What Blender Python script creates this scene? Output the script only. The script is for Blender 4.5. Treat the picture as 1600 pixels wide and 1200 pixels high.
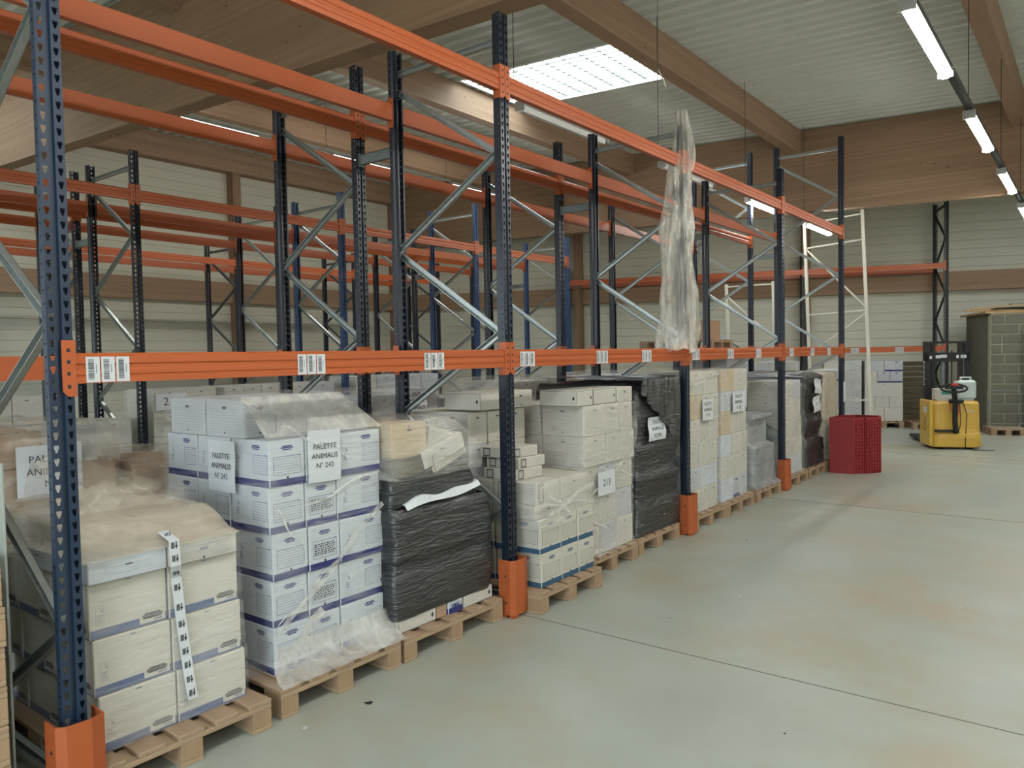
import bpy, bmesh, math, random
from mathutils import Vector, Matrix, noise
random.seed(7)
PI = math.pi
for o in list(bpy.data.objects): bpy.data.objects.remove(o)
S = bpy.context.scene
C = S.collection

# ------------------------------------------------------------------ camera
cam_d = bpy.data.cameras.new('camera'); cam = bpy.data.objects.new('camera', cam_d); C.objects.link(cam)
CP = Vector((3.1243, -1.2490, 1.7475))
r_ = Vector((0.79224471, 0.60991791, -0.01866707)); u_ = Vector((-0.00783884, 0.04076166, 0.99913815)); f_ = Vector((-0.61015315, 0.79141558, -0.03707426))
cam.matrix_world = Matrix(((r_.x, u_.x, -f_.x, CP.x), (r_.y, u_.y, -f_.y, CP.y), (r_.z, u_.z, -f_.z, CP.z), (0, 0, 0, 1)))
cam_d.sensor_width = 36; cam_d.lens = 36 * 1190.998 / 1600; cam_d.clip_start = .05; cam_d.clip_end = 200
S.camera = cam
# ------------------------------------------------------------------ colour management and sky
S.view_settings.view_transform = 'Standard'; S.view_settings.look = 'None'
S.view_settings.exposure = 2.07; S.view_settings.gamma = 1; S.view_settings.use_curve_mapping = False
W = bpy.data.worlds.new('overcast_sky'); S.world = W; W.use_nodes = True
wn_ = W.node_tree.nodes; wl_ = W.node_tree.links; bg_ = wn_['Background']; bg_.inputs[1].default_value = 2.7
wt_ = wn_.new('ShaderNodeTexCoord'); ws_ = wn_.new('ShaderNodeSeparateXYZ'); wl_.new(wt_.outputs['Generated'], ws_.inputs[0])
wr_ = wn_.new('ShaderNodeMapRange'); wr_.inputs[1].default_value = -.02; wr_.inputs[2].default_value = .02; wl_.new(ws_.outputs['Z'], wr_.inputs[0])
wm_ = wn_.new('ShaderNodeMix'); wm_.data_type = 'RGBA'; wl_.new(wr_.outputs[0], wm_.inputs['Factor'])      # yard below the horizon, overcast sky above
wm_.inputs['A'].default_value = (.20, .20, .18, 1); wm_.inputs['B'].default_value = (.80, .93, 1, 1); wl_.new(wm_.outputs['Result'], bg_.inputs[0])
S.cycles.max_bounces = 6; S.cycles.transparent_max_bounces = 12
TUBE = 21.0          # emission of the fluorescent diffusers
# openings that let the sky in: (x0, x1, y0, y1) in the roof
SKY = [(-4.95, -1.75, 8.03, 9.73), (-12.1, -8.9, 0.6, 2.4), (-4.95, -1.75, -5.8, -4.1), (2.2, 5.5, -3.2, -1.2), (5.8, 9.0, 5.5, 7.2), (2.2, 5.5, 15.0, 16.6)]
def roofz(x): return 5.90 - .047 * x
def portal(name, loc, rot, sx, sy):
    d = bpy.data.lights.new(name, 'AREA'); d.shape = 'RECTANGLE'; d.size = sx; d.size_y = sy; d.cycles.is_portal = True
    o = bpy.data.objects.new(name, d); C.objects.link(o); o.location = loc; o.rotation_euler = rot
for (a, b, c, d) in SKY:
    portal('skylight_portal', ((a + b) / 2, (c + d) / 2, roofz((a + b) / 2) + .12), (0, math.atan(.047), 0), b - a, d - c)
DOORX = (1.2, 6.4); DOORH = 3.8; YB = -7.5      # open loading door in the wall behind the camera
DOORB = (-9.6, -4.6)     # second open door, added unseen at the rear aisle to light the far wall
portal('door_portal', (sum(DOORB) / 2, YB - .05, DOORH / 2), (-PI / 2, 0, 0), DOORB[1] - DOORB[0], DOORH)
portal('door_portal', (sum(DOORX) / 2, YB - .05, DOORH / 2), (-PI / 2, 0, 0), DOORX[1] - DOORX[0], DOORH)

# ------------------------------------------------------------------ materials
def lin(c):
    return tuple(((v / 255) / 12.92 if v / 255 <= .04045 else ((v / 255 + .055) / 1.055) ** 2.4) for v in c) + (1,)
MATS = {}
def mat(name, col, rough=.6, metal=0, var=.06, vscale=6, bump=0, bscale=40, stretch=(1, 1, 1), spec=.4, dirt=None, dscale=1.2, dcov=.55):
    if name in MATS: return MATS[name]
    m = bpy.data.materials.new(name); m.use_nodes = True; nt = m.node_tree; N = nt.nodes; L = nt.links
    b = N['Principled BSDF']; b.inputs['Roughness'].default_value = rough; b.inputs['Metallic'].default_value = metal
    b.inputs['Specular IOR Level'].default_value = spec
    tc = N.new('ShaderNodeTexCoord'); mp = N.new('ShaderNodeMapping'); mp.inputs['Scale'].default_value = stretch
    L.new(tc.outputs['Object'], mp.inputs[0])
    n = N.new('ShaderNodeTexNoise'); n.inputs['Scale'].default_value = vscale; n.inputs['Detail'].default_value = 5
    L.new(mp.outputs[0], n.inputs['Vector'])
    cr = N.new('ShaderNodeMix'); cr.data_type = 'RGBA'
    c = lin(col); cr.inputs['A'].default_value = tuple(max(0, v * (1 - var * 2)) for v in c[:3]) + (1,)
    cr.inputs['B'].default_value = tuple(min(1, v * (1 + var * 2)) for v in c[:3]) + (1,)
    L.new(n.outputs['Fac'], cr.inputs['Factor']); out = cr.outputs['Result']
    if dirt:
        n2 = N.new('ShaderNodeTexNoise'); n2.inputs['Scale'].default_value = dscale; n2.inputs['Detail'].default_value = 8; n2.inputs['Roughness'].default_value = .65
        L.new(tc.outputs['Object'], n2.inputs['Vector'])
        rp = N.new('ShaderNodeMapRange'); rp.inputs[1].default_value = dcov; rp.inputs[2].default_value = dcov + .2
        L.new(n2.outputs['Fac'], rp.inputs[0])
        m2 = N.new('ShaderNodeMix'); m2.data_type = 'RGBA'; m2.inputs['B'].default_value = lin(dirt)
        L.new(rp.outputs[0], m2.inputs['Factor']); L.new(out, m2.inputs['A']); out = m2.outputs['Result']
    L.new(out, b.inputs['Base Color'])
    if bump:
        n3 = N.new('ShaderNodeTexNoise'); n3.inputs['Scale'].default_value = bscale; n3.inputs['Detail'].default_value = 4
        L.new(mp.outputs[0], n3.inputs['Vector'])
        bp = N.new('ShaderNodeBump'); bp.inputs['Strength'].default_value = bump; bp.inputs['Distance'].default_value = .01
        L.new(n3.outputs['Fac'], bp.inputs['Height']); L.new(bp.outputs[0], b.inputs['Normal'])
    MATS[name] = m; return m
def emis(name, col, st):
    m = bpy.data.materials.new(name); m.use_nodes = True; N = m.node_tree.nodes; b = N['Principled BSDF']
    b.inputs['Base Color'].default_value = (.8, .8, .8, 1); b.inputs['Emission Color'].default_value = col; b.inputs['Emission Strength'].default_value = st
    MATS[name] = m; return m
def wood(name, base, knot, axis, lam=.04, rough=.65):
    """glued laminated timber: lamellas stacked in Z, grain along axis, darker knots"""
    m = bpy.data.materials.new(name); m.use_nodes = True; nt = m.node_tree; N = nt.nodes; L = nt.links; b = N['Principled BSDF']
    b.inputs['Roughness'].default_value = rough; b.inputs['Specular IOR Level'].default_value = .3
    tc = N.new('ShaderNodeTexCoord')
    sx = (1, 1, 1); sx = {'X': (.5, 6, 9), 'Y': (6, .5, 9), 'Z': (9, 9, .5)}[axis]
    mp = N.new('ShaderNodeMapping'); mp.inputs['Scale'].default_value = sx; L.new(tc.outputs['Object'], mp.inputs[0])
    n = N.new('ShaderNodeTexNoise'); n.inputs['Scale'].default_value = 2.2; n.inputs['Detail'].default_value = 6; n.inputs['Distortion'].default_value = .6
    L.new(mp.outputs[0], n.inputs['Vector'])
    c1 = N.new('ShaderNodeMix'); c1.data_type = 'RGBA'; c = lin(base)
    c1.inputs['A'].default_value = tuple(v * .78 for v in c[:3]) + (1,); c1.inputs['B'].default_value = tuple(min(1, v * 1.2) for v in c[:3]) + (1,)
    L.new(n.outputs['Fac'], c1.inputs['Factor'])
    # lamella tone
    sp = N.new('ShaderNodeSeparateXYZ'); L.new(tc.outputs['Object'], sp.inputs[0])
    mt = N.new('ShaderNodeMath'); mt.operation = 'DIVIDE'; mt.inputs[1].default_value = lam; L.new(sp.outputs['Z' if axis != 'Z' else 'X'], mt.inputs[0])
    fl = N.new('ShaderNodeMath'); fl.operation = 'FLOOR'; L.new(mt.outputs[0], fl.inputs[0])
    wn = N.new('ShaderNodeTexWhiteNoise'); wn.noise_dimensions = '1D'; L.new(fl.outputs[0], wn.inputs['W'])
    hs = N.new('ShaderNodeHueSaturation'); mr = N.new('ShaderNodeMapRange'); mr.inputs[3].default_value = .9; mr.inputs[4].default_value = 1.1
    L.new(wn.outputs['Value'], mr.inputs[0]); L.new(mr.outputs[0], hs.inputs['Value']); L.new(c1.outputs['Result'], hs.inputs['Color'])
    mk = N.new('ShaderNodeMapping'); mk.inputs['Scale'].default_value = {'X': (1, 2, 2.2), 'Y': (2, 1, 2.2), 'Z': (2.2, 2.2, 1)}[axis]
    L.new(tc.outputs['Object'], mk.inputs[0])
    vo = N.new('ShaderNodeTexVoronoi'); vo.inputs['Scale'].default_value = 3.2; L.new(mk.outputs[0], vo.inputs['Vector'])
    kr = N.new('ShaderNodeMapRange'); kr.inputs[1].default_value = .05; kr.inputs[2].default_value = .10; kr.inputs[3].default_value = .8; kr.inputs[4].default_value = 0
    L.new(vo.outputs['Distance'], kr.inputs[0])
    c2 = N.new('ShaderNodeMix'); c2.data_type = 'RGBA'; c2.inputs['B'].default_value = lin(knot)
    L.new(kr.outputs[0], c2.inputs['Factor']); L.new(hs.outputs[0], c2.inputs['A']); L.new(c2.outputs['Result'], b.inputs['Base Color'])
    bp = N.new('ShaderNodeBump'); bp.inputs['Strength'].default_value = .15; bp.inputs['Distance'].default_value = .01
    L.new(n.outputs['Fac'], bp.inputs['Height']); L.new(bp.outputs[0], b.inputs['Normal'])
    MATS[name] = m; return m
def film(name, tint, base=.08, amp=.35, black=False, streak=(3, 3, 30), scale=2.2, rough=.22, bdist=.012, spec=.6):
    """stretch film: mostly transparent, bumped creases, opacity streaks standing in for shine"""
    m = bpy.data.materials.new(name); m.use_nodes = True; nt = m.node_tree; N = nt.nodes; L = nt.links
    b = N['Principled BSDF']; b.inputs['Base Color'].default_value = lin(tint); b.inputs['Roughness'].default_value = rough
    b.inputs['Specular IOR Level'].default_value = spec
    tc = N.new('ShaderNodeTexCoord'); mp = N.new('ShaderNodeMapping'); mp.inputs['Scale'].default_value = streak; mp.inputs['Rotation'].default_value = (.14, .1, .1)
    L.new(tc.outputs['Object'], mp.inputs[0])
    n = N.new('ShaderNodeTexNoise'); n.inputs['Scale'].default_value = scale; n.inputs['Detail'].default_value = 5; n.inputs['Distortion'].default_value = .8
    L.new(mp.outputs[0], n.inputs['Vector'])
    n2 = N.new('ShaderNodeTexNoise'); n2.inputs['Scale'].default_value = 3.0; n2.inputs['Detail'].default_value = 3; L.new(tc.outputs['Object'], n2.inputs['Vector'])
    mr = N.new('ShaderNodeMapRange'); mr.inputs[1].default_value = .42; mr.inputs[2].default_value = .72; mr.inputs[3].default_value = base; mr.inputs[4].default_value = base + amp
    ad = N.new('ShaderNodeMath'); ad.operation = 'MULTIPLY_ADD'; ad.inputs[1].default_value = .5; L.new(n2.outputs['Fac'], ad.inputs[0])
    hf = N.new('ShaderNodeMath'); hf.operation = 'MULTIPLY'; hf.inputs[1].default_value = .52; L.new(n.outputs['Fac'], hf.inputs[0]); L.new(hf.outputs[0], ad.inputs[2])
    L.new(ad.outputs[0], mr.inputs[0])
    bp = N.new('ShaderNodeBump'); bp.inputs['Strength'].default_value = .8; bp.inputs['Distance'].default_value = bdist
    L.new(n.outputs['Fac'], bp.inputs['Height']); L.new(bp.outputs[0], b.inputs['Normal'])
    tr = N.new('ShaderNodeBsdfTransparent'); mx = N.new('ShaderNodeMixShader'); out = N['Material Output']
    L.new(mr.outputs[0], mx.inputs[0]); L.new(tr.outputs[0], mx.inputs[1]); L.new(b.outputs[0], mx.inputs[2]); L.new(mx.outputs[0], out.inputs['Surface'])
    MATS[name] = m; return m
M_blue = mat('navy rack paint', (29, 44, 64), .38, var=.08, vscale=9, dirt=(62, 72, 82), dscale=9, dcov=.68, spec=.5)
M_dblue = mat('dark rack paint', (24, 32, 45), .35, var=.08, vscale=9, dirt=(46, 54, 64), dscale=9, dcov=.68, spec=.5)
M_mblue = mat('faded blue rack paint', (44, 68, 104), .4, var=.1, vscale=9, spec=.5)
M_dark = mat('anthracite rack paint', (38, 44, 46), .5, var=.08)
M_orange = mat('orange beam paint', (166, 82, 40), .38, var=.05, vscale=4, stretch=(3, .4, 3), dirt=(150, 94, 66), dscale=7, dcov=.64, spec=.5)
M_prot = mat('orange guard paint', (158, 80, 40), .5, var=.06, dirt=(112, 88, 72), dscale=8, dcov=.67)
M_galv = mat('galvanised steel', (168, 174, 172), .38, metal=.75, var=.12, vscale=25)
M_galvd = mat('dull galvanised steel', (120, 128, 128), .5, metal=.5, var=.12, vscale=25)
M_white = mat('white rack paint', (196, 194, 180), .5, var=.05, dirt=(190, 180, 160), dcov=.62)
M_floor = mat('polished concrete', (151, 156, 145), .42, var=.10, vscale=1.6, bump=.05, bscale=60, dirt=(152, 143, 124), dscale=.7, dcov=.46, spec=.35)
M_joint = mat('concrete joint', (92, 90, 80), .9)
M_deckroof = mat('roof sheet', (206, 210, 202), .55, var=.03)
M_wall = mat('sandwich panel', (190, 188, 172), .6, var=.04, vscale=2)
M_block = mat('concrete block', (102, 101, 86), .9, var=.14, vscale=5, bump=.5, bscale=50)
M_mortar = mat('mortar', (168, 164, 146), .95, bump=.4)
M_gx = wood('glulam along x', (146, 120, 96), (84, 62, 46), 'X'); M_gy = wood('glulam along y', (148, 122, 98), (84, 62, 46), 'Y'); M_gz = wood('glulam post', (134, 108, 86), (84, 62, 46), 'Z')
M_pal = wood('pallet wood', (152, 130, 104), (100, 76, 56), 'Y', lam=.3); M_palx = wood('pallet wood across', (150, 126, 102), (100, 76, 56), 'X', lam=.3)
M_blk = wood('pallet block wood', (148, 122, 96), (92, 70, 52), 'Z', lam=.3)
M_oldw = wood('weathered board', (170, 138, 100), (96, 72, 50), 'X', lam=.3)
M_bwhite = mat('white corrugated board', (178, 183, 187), .7, var=.02, vscale=3)
M_bcream = mat('cream board', (182, 178, 166), .7, var=.03, vscale=3, dirt=(172, 160, 138), dscale=2.5, dcov=.66)
M_bplain = mat('off white board', (184, 180, 170), .7, var=.03, vscale=3)
M_bgrey = mat('grey white board', (172, 174, 176), .7, var=.03, vscale=3)
M_kraft = mat('kraft board', (160, 130, 104), .8, var=.05, vscale=4)
M_tan = mat('beige board', (178, 160, 130), .8, var=.04, vscale=4)
M_navy = mat('navy print', (42, 43, 98), .6, var=.04)
M_steelb = mat('steel blue print', (50, 82, 106), .6, var=.04)
M_gband = mat('slate blue print', (104, 116, 140), .6, var=.05)
M_ink = mat('black ink', (40, 42, 48), .7, var=0)
M_inkg = mat('grey ink', (120, 122, 126), .7, var=0)
M_inkn = mat('dark blue ink', (48, 50, 104), .7, var=0)
M_paper = mat('white paper', (190, 194, 196), .7, var=.01)
M_black = mat('black plastic', (22, 23, 24), .45, var=.1)
M_red = mat('red plastic', (132, 36, 40), .5, var=.08, vscale=3)
M_redd = mat('inner red plastic', (120, 24, 30), .6)
M_yel = mat('yellow paint', (196, 158, 66), .35, var=.04, spec=.5, dirt=(176, 144, 66), dcov=.6)
M_jerry = mat('translucent white plastic', (176, 188, 184), .45, var=.02)
M_green = mat('teal print', (60, 140, 124), .6)
M_redp = mat('red button plastic', (190, 50, 44), .5)
M_rubber = mat('black rubber', (18, 18, 18), .7)
M_wire = mat('steel wire', (120, 122, 118), .5, metal=.6)
M_bin = mat('clear grey sheet', (150, 156, 148), .3)
M_tube = emis('fluorescent diffuser', (1.0, .98, .93, 1), TUBE)
M_tubeoff = mat('milky diffuser', (214, 216, 214), .35, var=.01)
M_alu = mat('light housing', (176, 178, 174), .4, metal=.4)
F_clear = film('clear stretch film', (235, 236, 232), .0, .30)
F_dust = film('dusty stretch film', (196, 184, 164), .46, .3, streak=(3, 3, 12))
M_dboard = mat('dark stored boards', (92, 82, 62), .85, var=.12)
F_haze = film('hazy stretch film', (222, 219, 210), .06, .42)
F_fog = film('thick milky film', (214, 212, 204), .30, .45, streak=(9, 9, 1.6), scale=1.5)
F_brown = film('thin dusty film', (206, 198, 182), .12, .5, streak=(4, 4, 9), scale=2.0)
F_bag = film('hanging plastic film', (206, 203, 192), .20, .55, streak=(9, 9, 1.6), scale=1.5)
F_black = film('black stretch film', (32, 35, 36), .93, .07, rough=.3, streak=(2.5, 2.5, 16), scale=2.2, bdist=.03, spec=1.0)
F_smoke = film('smoky stretch film', (92, 94, 90), .55, .5, rough=.28)
F_grey = film('grey stretch film', (150, 152, 152), .5, .5, rough=.3)

# ------------------------------------------------------------------ mesh builder
class MB:
    def __init__(s): s.v = []; s.f = []; s.mi = []; s.mats = []
    def m(s, mt):
        if mt not in s.mats: s.mats.append(mt)
        return s.mats.index(mt)
    def face(s, pts, mt):
        i = len(s.v); s.v += [tuple(p) for p in pts]; s.f.append(tuple(range(i, i + len(pts)))); s.mi.append(s.m(mt))
    def box(s, x0, x1, y0, y1, z0, z1, mt, T=None):
        i = len(s.v); P = [Vector((x, y, z)) for x in (x0, x1) for y in (y0, y1) for z in (z0, z1)]
        if T is not None: P = [T @ p for p in P]
        s.v += [tuple(p) for p in P]
        for q in ((0, 1, 3, 2), (4, 6, 7, 5), (0, 4, 5, 1), (2, 3, 7, 6), (0, 2, 6, 4), (1, 5, 7, 3)):
            s.f.append(tuple(i + k for k in q)); s.mi.append(s.m(mt))
    def cbox(s, x0, x1, y0, y1, z0, z1, mt, b=.003, T=None):
        """box with chamfered edges"""
        i = len(s.v); P = []
        cx, cy, cz = (x0 + x1) / 2, (y0 + y1) / 2, (z0 + z1) / 2; hx, hy, hz = (x1 - x0) / 2, (y1 - y0) / 2, (z1 - z0) / 2
        idx = {}
        for sx in (-1, 1):
            for sy in (-1, 1):
                for sz in (-1, 1):
                    for ax in range(3):
                        e = [hx - b, hy - b, hz - b]; e[ax] += b
                        idx[(sx, sy, sz, ax)] = i + len(P); p = Vector((cx + sx * e[0], cy + sy * e[1], cz + sz * e[2]))
                        P.append(T @ p if T is not None else p)
        s.v += [tuple(p) for p in P]; k = s.m(mt)
        def add(q): s.f.append(tuple(q)); s.mi.append(k)
        for a in (-1, 1):
            for ax in range(3):
                o1, o2 = [t for t in range(3) if t != ax]; q = []
                for (p1, p2) in ((-1, -1), (1, -1), (1, 1), (-1, 1)):
                    sg = [0, 0, 0]; sg[ax] = a; sg[o1] = p1; sg[o2] = p2; q.append(idx[(*sg, ax)])
                if (a > 0) == (ax == 1): q.reverse()
                add(q)
        for ax in range(3):
            o1, o2 = [t for t in range(3) if t != ax]
            for p1 in (-1, 1):
                for p2 in (-1, 1):
                    def g(sv, w): sg = [0, 0, 0]; sg[ax] = sv; sg[o1] = p1; sg[o2] = p2; return idx[(*sg, w)]
                    add([g(-1, o1), g(1, o1), g(1, o2), g(-1, o2)])
        for sx in (-1, 1):
            for sy in (-1, 1):
                for sz in (-1, 1): add([idx[(sx, sy, sz, t)] for t in range(3)])
    def tube(s, p0, p1, r, mt, n=8, r1=None, cap=True):
        p0, p1 = Vector(p0), Vector(p1); d = (p1 - p0)
        if d.length < 1e-6: return
        d.normalize(); a = d.orthogonal().normalized(); b = d.cross(a); i = len(s.v); r1 = r if r1 is None else r1
        for (p, rr) in ((p0, r), (p1, r1)):
            for k in range(n):
                t = 2 * PI * k / n; s.v.append(tuple(p + (a * math.cos(t) + b * math.sin(t)) * rr))
        for k in range(n):
            s.f.append((i + k, i + (k + 1) % n, i + n + (k + 1) % n, i + n + k)); s.mi.append(s.m(mt))
        if cap:
            s.f.append(tuple(i + k for k in reversed(range(n)))); s.mi.append(s.m(mt)); s.f.append(tuple(i + n + k for k in range(n))); s.mi.append(s.m(mt))
    def path(s, pts, r, mt, n=6):
        for a, b in zip(pts[:-1], pts[1:]): s.tube(a, b, r, mt, n)
    def bar(s, p0, p1, w, h, mt, up=(0, 0, 1), chan=0):
        """rectangular bar or C channel (chan = wall thickness)"""
        p0, p1 = Vector(p0), Vector(p1); d = (p1 - p0).normalized(); sd = d.cross(Vector(up)).normalized(); uu = sd.cross(d)
        def bx(a0, a1, b0, b1):
            i = len(s.v)
            for p in (p0, p1):
                for (a, b) in ((a0, b0), (a1, b0), (a1, b1), (a0, b1)): s.v.append(tuple(p + sd * a + uu * b))
            for q in ((0, 3, 2, 1), (4, 5, 6, 7), (0, 1, 5, 4), (1, 2, 6, 5), (2, 3, 7, 6), (3, 0, 4, 7)):
                s.f.append(tuple(i + k for k in q)); s.mi.append(s.m(mt))
        if not chan: bx(-w / 2, w / 2, -h / 2, h / 2)
        else:
            bx(-w / 2, w / 2, h / 2 - chan, h / 2); bx(-w / 2, -w / 2 + chan, -h / 2, h / 2); bx(w / 2 - chan, w / 2, -h / 2, h / 2)
    def extrude(s, prof, mt, axis='Y', a0=0, a1=1, closed=True, cap=True):
        """prof: list of (u,v); axis Y -> (x=u, y=a, z=v); Z -> (x=u,y=v,z=a); X -> (x=a,y=u,z=v)"""
        def P(u, v, a): return {'Y': (u, a, v), 'Z': (u, v, a), 'X': (a, u, v)}[axis]
        i = len(s.v); n = len(prof)
        for a in (a0, a1):
            for (u, v) in prof: s.v.append(P(u, v, a))
        for k in range(n if closed else n - 1):
            s.f.append((i + k, i + (k + 1) % n, i + n + (k + 1) % n, i + n + k)); s.mi.append(s.m(mt))
        if cap and closed:
            s.f.append(tuple(i + k for k in reversed(range(n)))); s.mi.append(s.m(mt)); s.f.append(tuple(i + n + k for k in range(n))); s.mi.append(s.m(mt))
    def mesh(s, name, smooth=False):
        me = bpy.data.meshes.new(name); me.from_pydata(s.v, [], s.f)
        for m_ in s.mats: me.materials.append(m_)
        me.polygons.foreach_set('material_index', s.mi)
        if smooth: me.polygons.foreach_set('use_smooth', [True] * len(me.polygons))
        me.update(); return me
    def build(s, name, parent=None, loc=None, rot=None, smooth=False, fix=False):
        me = s.mesh(name, smooth)
        if fix:
            bm = bmesh.new(); bm.from_mesh(me); bmesh.ops.remove_doubles(bm, verts=bm.verts, dist=1e-5); bmesh.ops.recalc_face_normals(bm, faces=bm.faces); bm.to_mesh(me); bm.free()
        return link(me, name, parent, loc, rot)
def link(me, name, parent=None, loc=None, rot=None):
    o = bpy.data.objects.new(name, me); C.objects.link(o)
    if parent is not None: o.parent = parent
    if loc is not None: o.location = loc
    if rot is not None: o.rotation_euler = rot
    return o
def tag(o, label, cat, group=None, kind=None):
    if label and len(label.split()) > 16: print('LONG', len(label.split()), label)
    if label: o['label'] = label
    if cat: o['category'] = cat
    if group: o['group'] = group
    if kind: o['kind'] = kind
    return o
def thing(name, label, cat, loc=(0, 0, 0), rot=(0, 0, 0), group=None):
    o = bpy.data.objects.new(name, None); C.objects.link(o); o.empty_display_size = .1; o.location = loc; o.rotation_euler = rot
    return tag(o, label, cat, group)
def struct(o): o['kind'] = 'structure'; return o
TEXTC = {}
def text_geo(txt, size, align='CENTER', space=1.0):
    """triangles of a flat text in the XY plane, cached"""
    k = (txt, size, align, space)
    if k not in TEXTC:
        cu = bpy.data.curves.new('t', 'FONT'); cu.body = txt; cu.size = size; cu.align_x = align; cu.align_y = 'CENTER'; cu.space_line = space; cu.resolution_u = 2
        o = bpy.data.objects.new('t', cu); C.objects.link(o)
        me = bpy.data.meshes.new_from_object(o)
        TEXTC[k] = ([v.co.copy() for v in me.vertices], [tuple(p.vertices) for p in me.polygons])
        bpy.data.objects.remove(o); bpy.data.meshes.remove(me); bpy.data.curves.remove(cu)
    return TEXTC[k]
def add_text(mb, txt, size, org, ux, uy, mt, align='CENTER', space=1.0):
    vs, fs = text_geo(txt, size, align, space); i = len(mb.v); org, ux, uy = Vector(org), Vector(ux), Vector(uy)
    mb.v += [tuple(org + ux * v.x + uy * v.y) for v in vs]; k = mb.m(mt)
    for f in fs: mb.f.append(tuple(i + j for j in f)); mb.mi.append(k)

# ------------------------------------------------------------------ room shell
# far wall frame: origin F0 at the end of the far rack, WV runs to the right along the wall, NV points to the camera side
AW = math.radians(20.5); WV = Vector((math.cos(AW), math.sin(AW), 0)); NV = Vector((math.sin(AW), -math.cos(AW), 0)); F0 = Vector((.5, 17.55, 0))
def far(t, d=0, z=0): return F0 + WV * t + NV * d + Vector((0, 0, z))
XL, XR = -12.5, 9.6
mb = MB(); mb.face([(XL - 1, YB - 1, 0), (XR + 1, YB - 1, 0), (XR + 1, 24, 0), (XL - 1, 24, 0)], M_floor)
struct(mb.build('floor'))
mb = MB()
for yj in (2.8, 7.75, -2.2, 12.7):
    mb.box(-12.4, XR, yj - .003, yj + .003, 0, .0015, M_joint)
mb.box(3.75, 3.756, YB, 20, 0, .0015, M_joint)
struct(mb.build('trim_1'))
def panel_wall(L, H, pitch=.2):
    """ribbed sandwich panel, local X along the wall, Z up, facing -Y"""
    mb = MB(); z = 0; prof = []
    while z < H:
        prof += [(0, z), (0, min(z + pitch - .022, H)), (.012, min(z + pitch - .016, H)), (.012, min(z + pitch - .006, H))]; z += pitch
    prof += [(0, H), (.1, H), (.1, 0)]
    mb.extrude([(u, v) for u, v in prof], M_wall, 'X', 0, L, cap=False)
    return mb
# far wall
LF = 24.5
w = panel_wall(LF, 7.2).build('wall_far', loc=far(-13.4, -1.25), rot=(0, 0, AW)); struct(w)
# left wall : faces +X
w = panel_wall(14.2 - YB, 7.2).build('wall_left', loc=(XL + .02, YB, 0), rot=(0, 0, PI / 2)); struct(w)
# wall on the right side
w = panel_wall(24 - YB, 7).build('wall_right', loc=(XR, 24, 0), rot=(0, 0, -PI / 2)); struct(w)
# wall behind the camera with the open door and the added second one
mb = MB(); mb.box(XL, DOORB[0], YB - .1, YB, 0, 7, M_wall); mb.box(DOORB[1], DOORX[0], YB - .1, YB, 0, 7, M_wall); mb.box(DOORB[0], DOORB[1], YB - .1, YB, DOORH, 7, M_wall); mb.box(DOORX[1], XR, YB - .1, YB, 0, 7, M_wall); mb.box(DOORX[0], DOORX[1], YB - .1, YB, DOORH, 7, M_wall)
struct(mb.build('wall_back'))
# ceiling: trapezoidal steel deck, ribs along X
def deck():
    mb = MB(); p = .25; y = YB - .2; ymax = 24
    prof = [(0, 0), (.10, 0), (.125, .06), (.225, .06), (.25, 0)]
    def zz(v):
        v = v % p
        for (a, za), (b, zb) in zip(prof[:-1], prof[1:]):
            if a <= v <= b: return za + (zb - za) * (v - a) / (b - a)
        return 0
    def strip(ya, yb, xa, xb):
        br = {round(ya, 5), round(yb, 5)}; k = math.floor(ya / p)
        while k * p < yb:
            for (u, _) in prof[:-1]:
                v = k * p + u
                if ya < v < yb: br.add(round(v, 5))
            k += 1
        br = sorted(br)
        for a, b in zip(br[:-1], br[1:]):
            if b - a < 2e-5: continue
            za, zb = zz(a + 1e-6), zz(b - 1e-6)
            mb.face([(xa, a, roofz(xa) + za), (xa, b, roofz(xa) + zb), (xb, b, roofz(xb) + zb), (xb, a, roofz(xb) + za)], M_deckroof)
    ys = sorted(set([y, ymax] + [s_[2] for s_ in SKY] + [s_[3] for s_ in SKY]))
    for ya, yb in zip(ys[:-1], ys[1:]):
        ym = (ya + yb) / 2; holes = sorted((s_[0], s_[1]) for s_ in SKY if s_[2] < ym < s_[3]); x = XL - .3
        for (a, b) in holes:
            strip(ya, yb, x, a); x = b
        strip(ya, yb, x, XR + .3)
    return mb
struct(deck().build('ceiling'))
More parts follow.
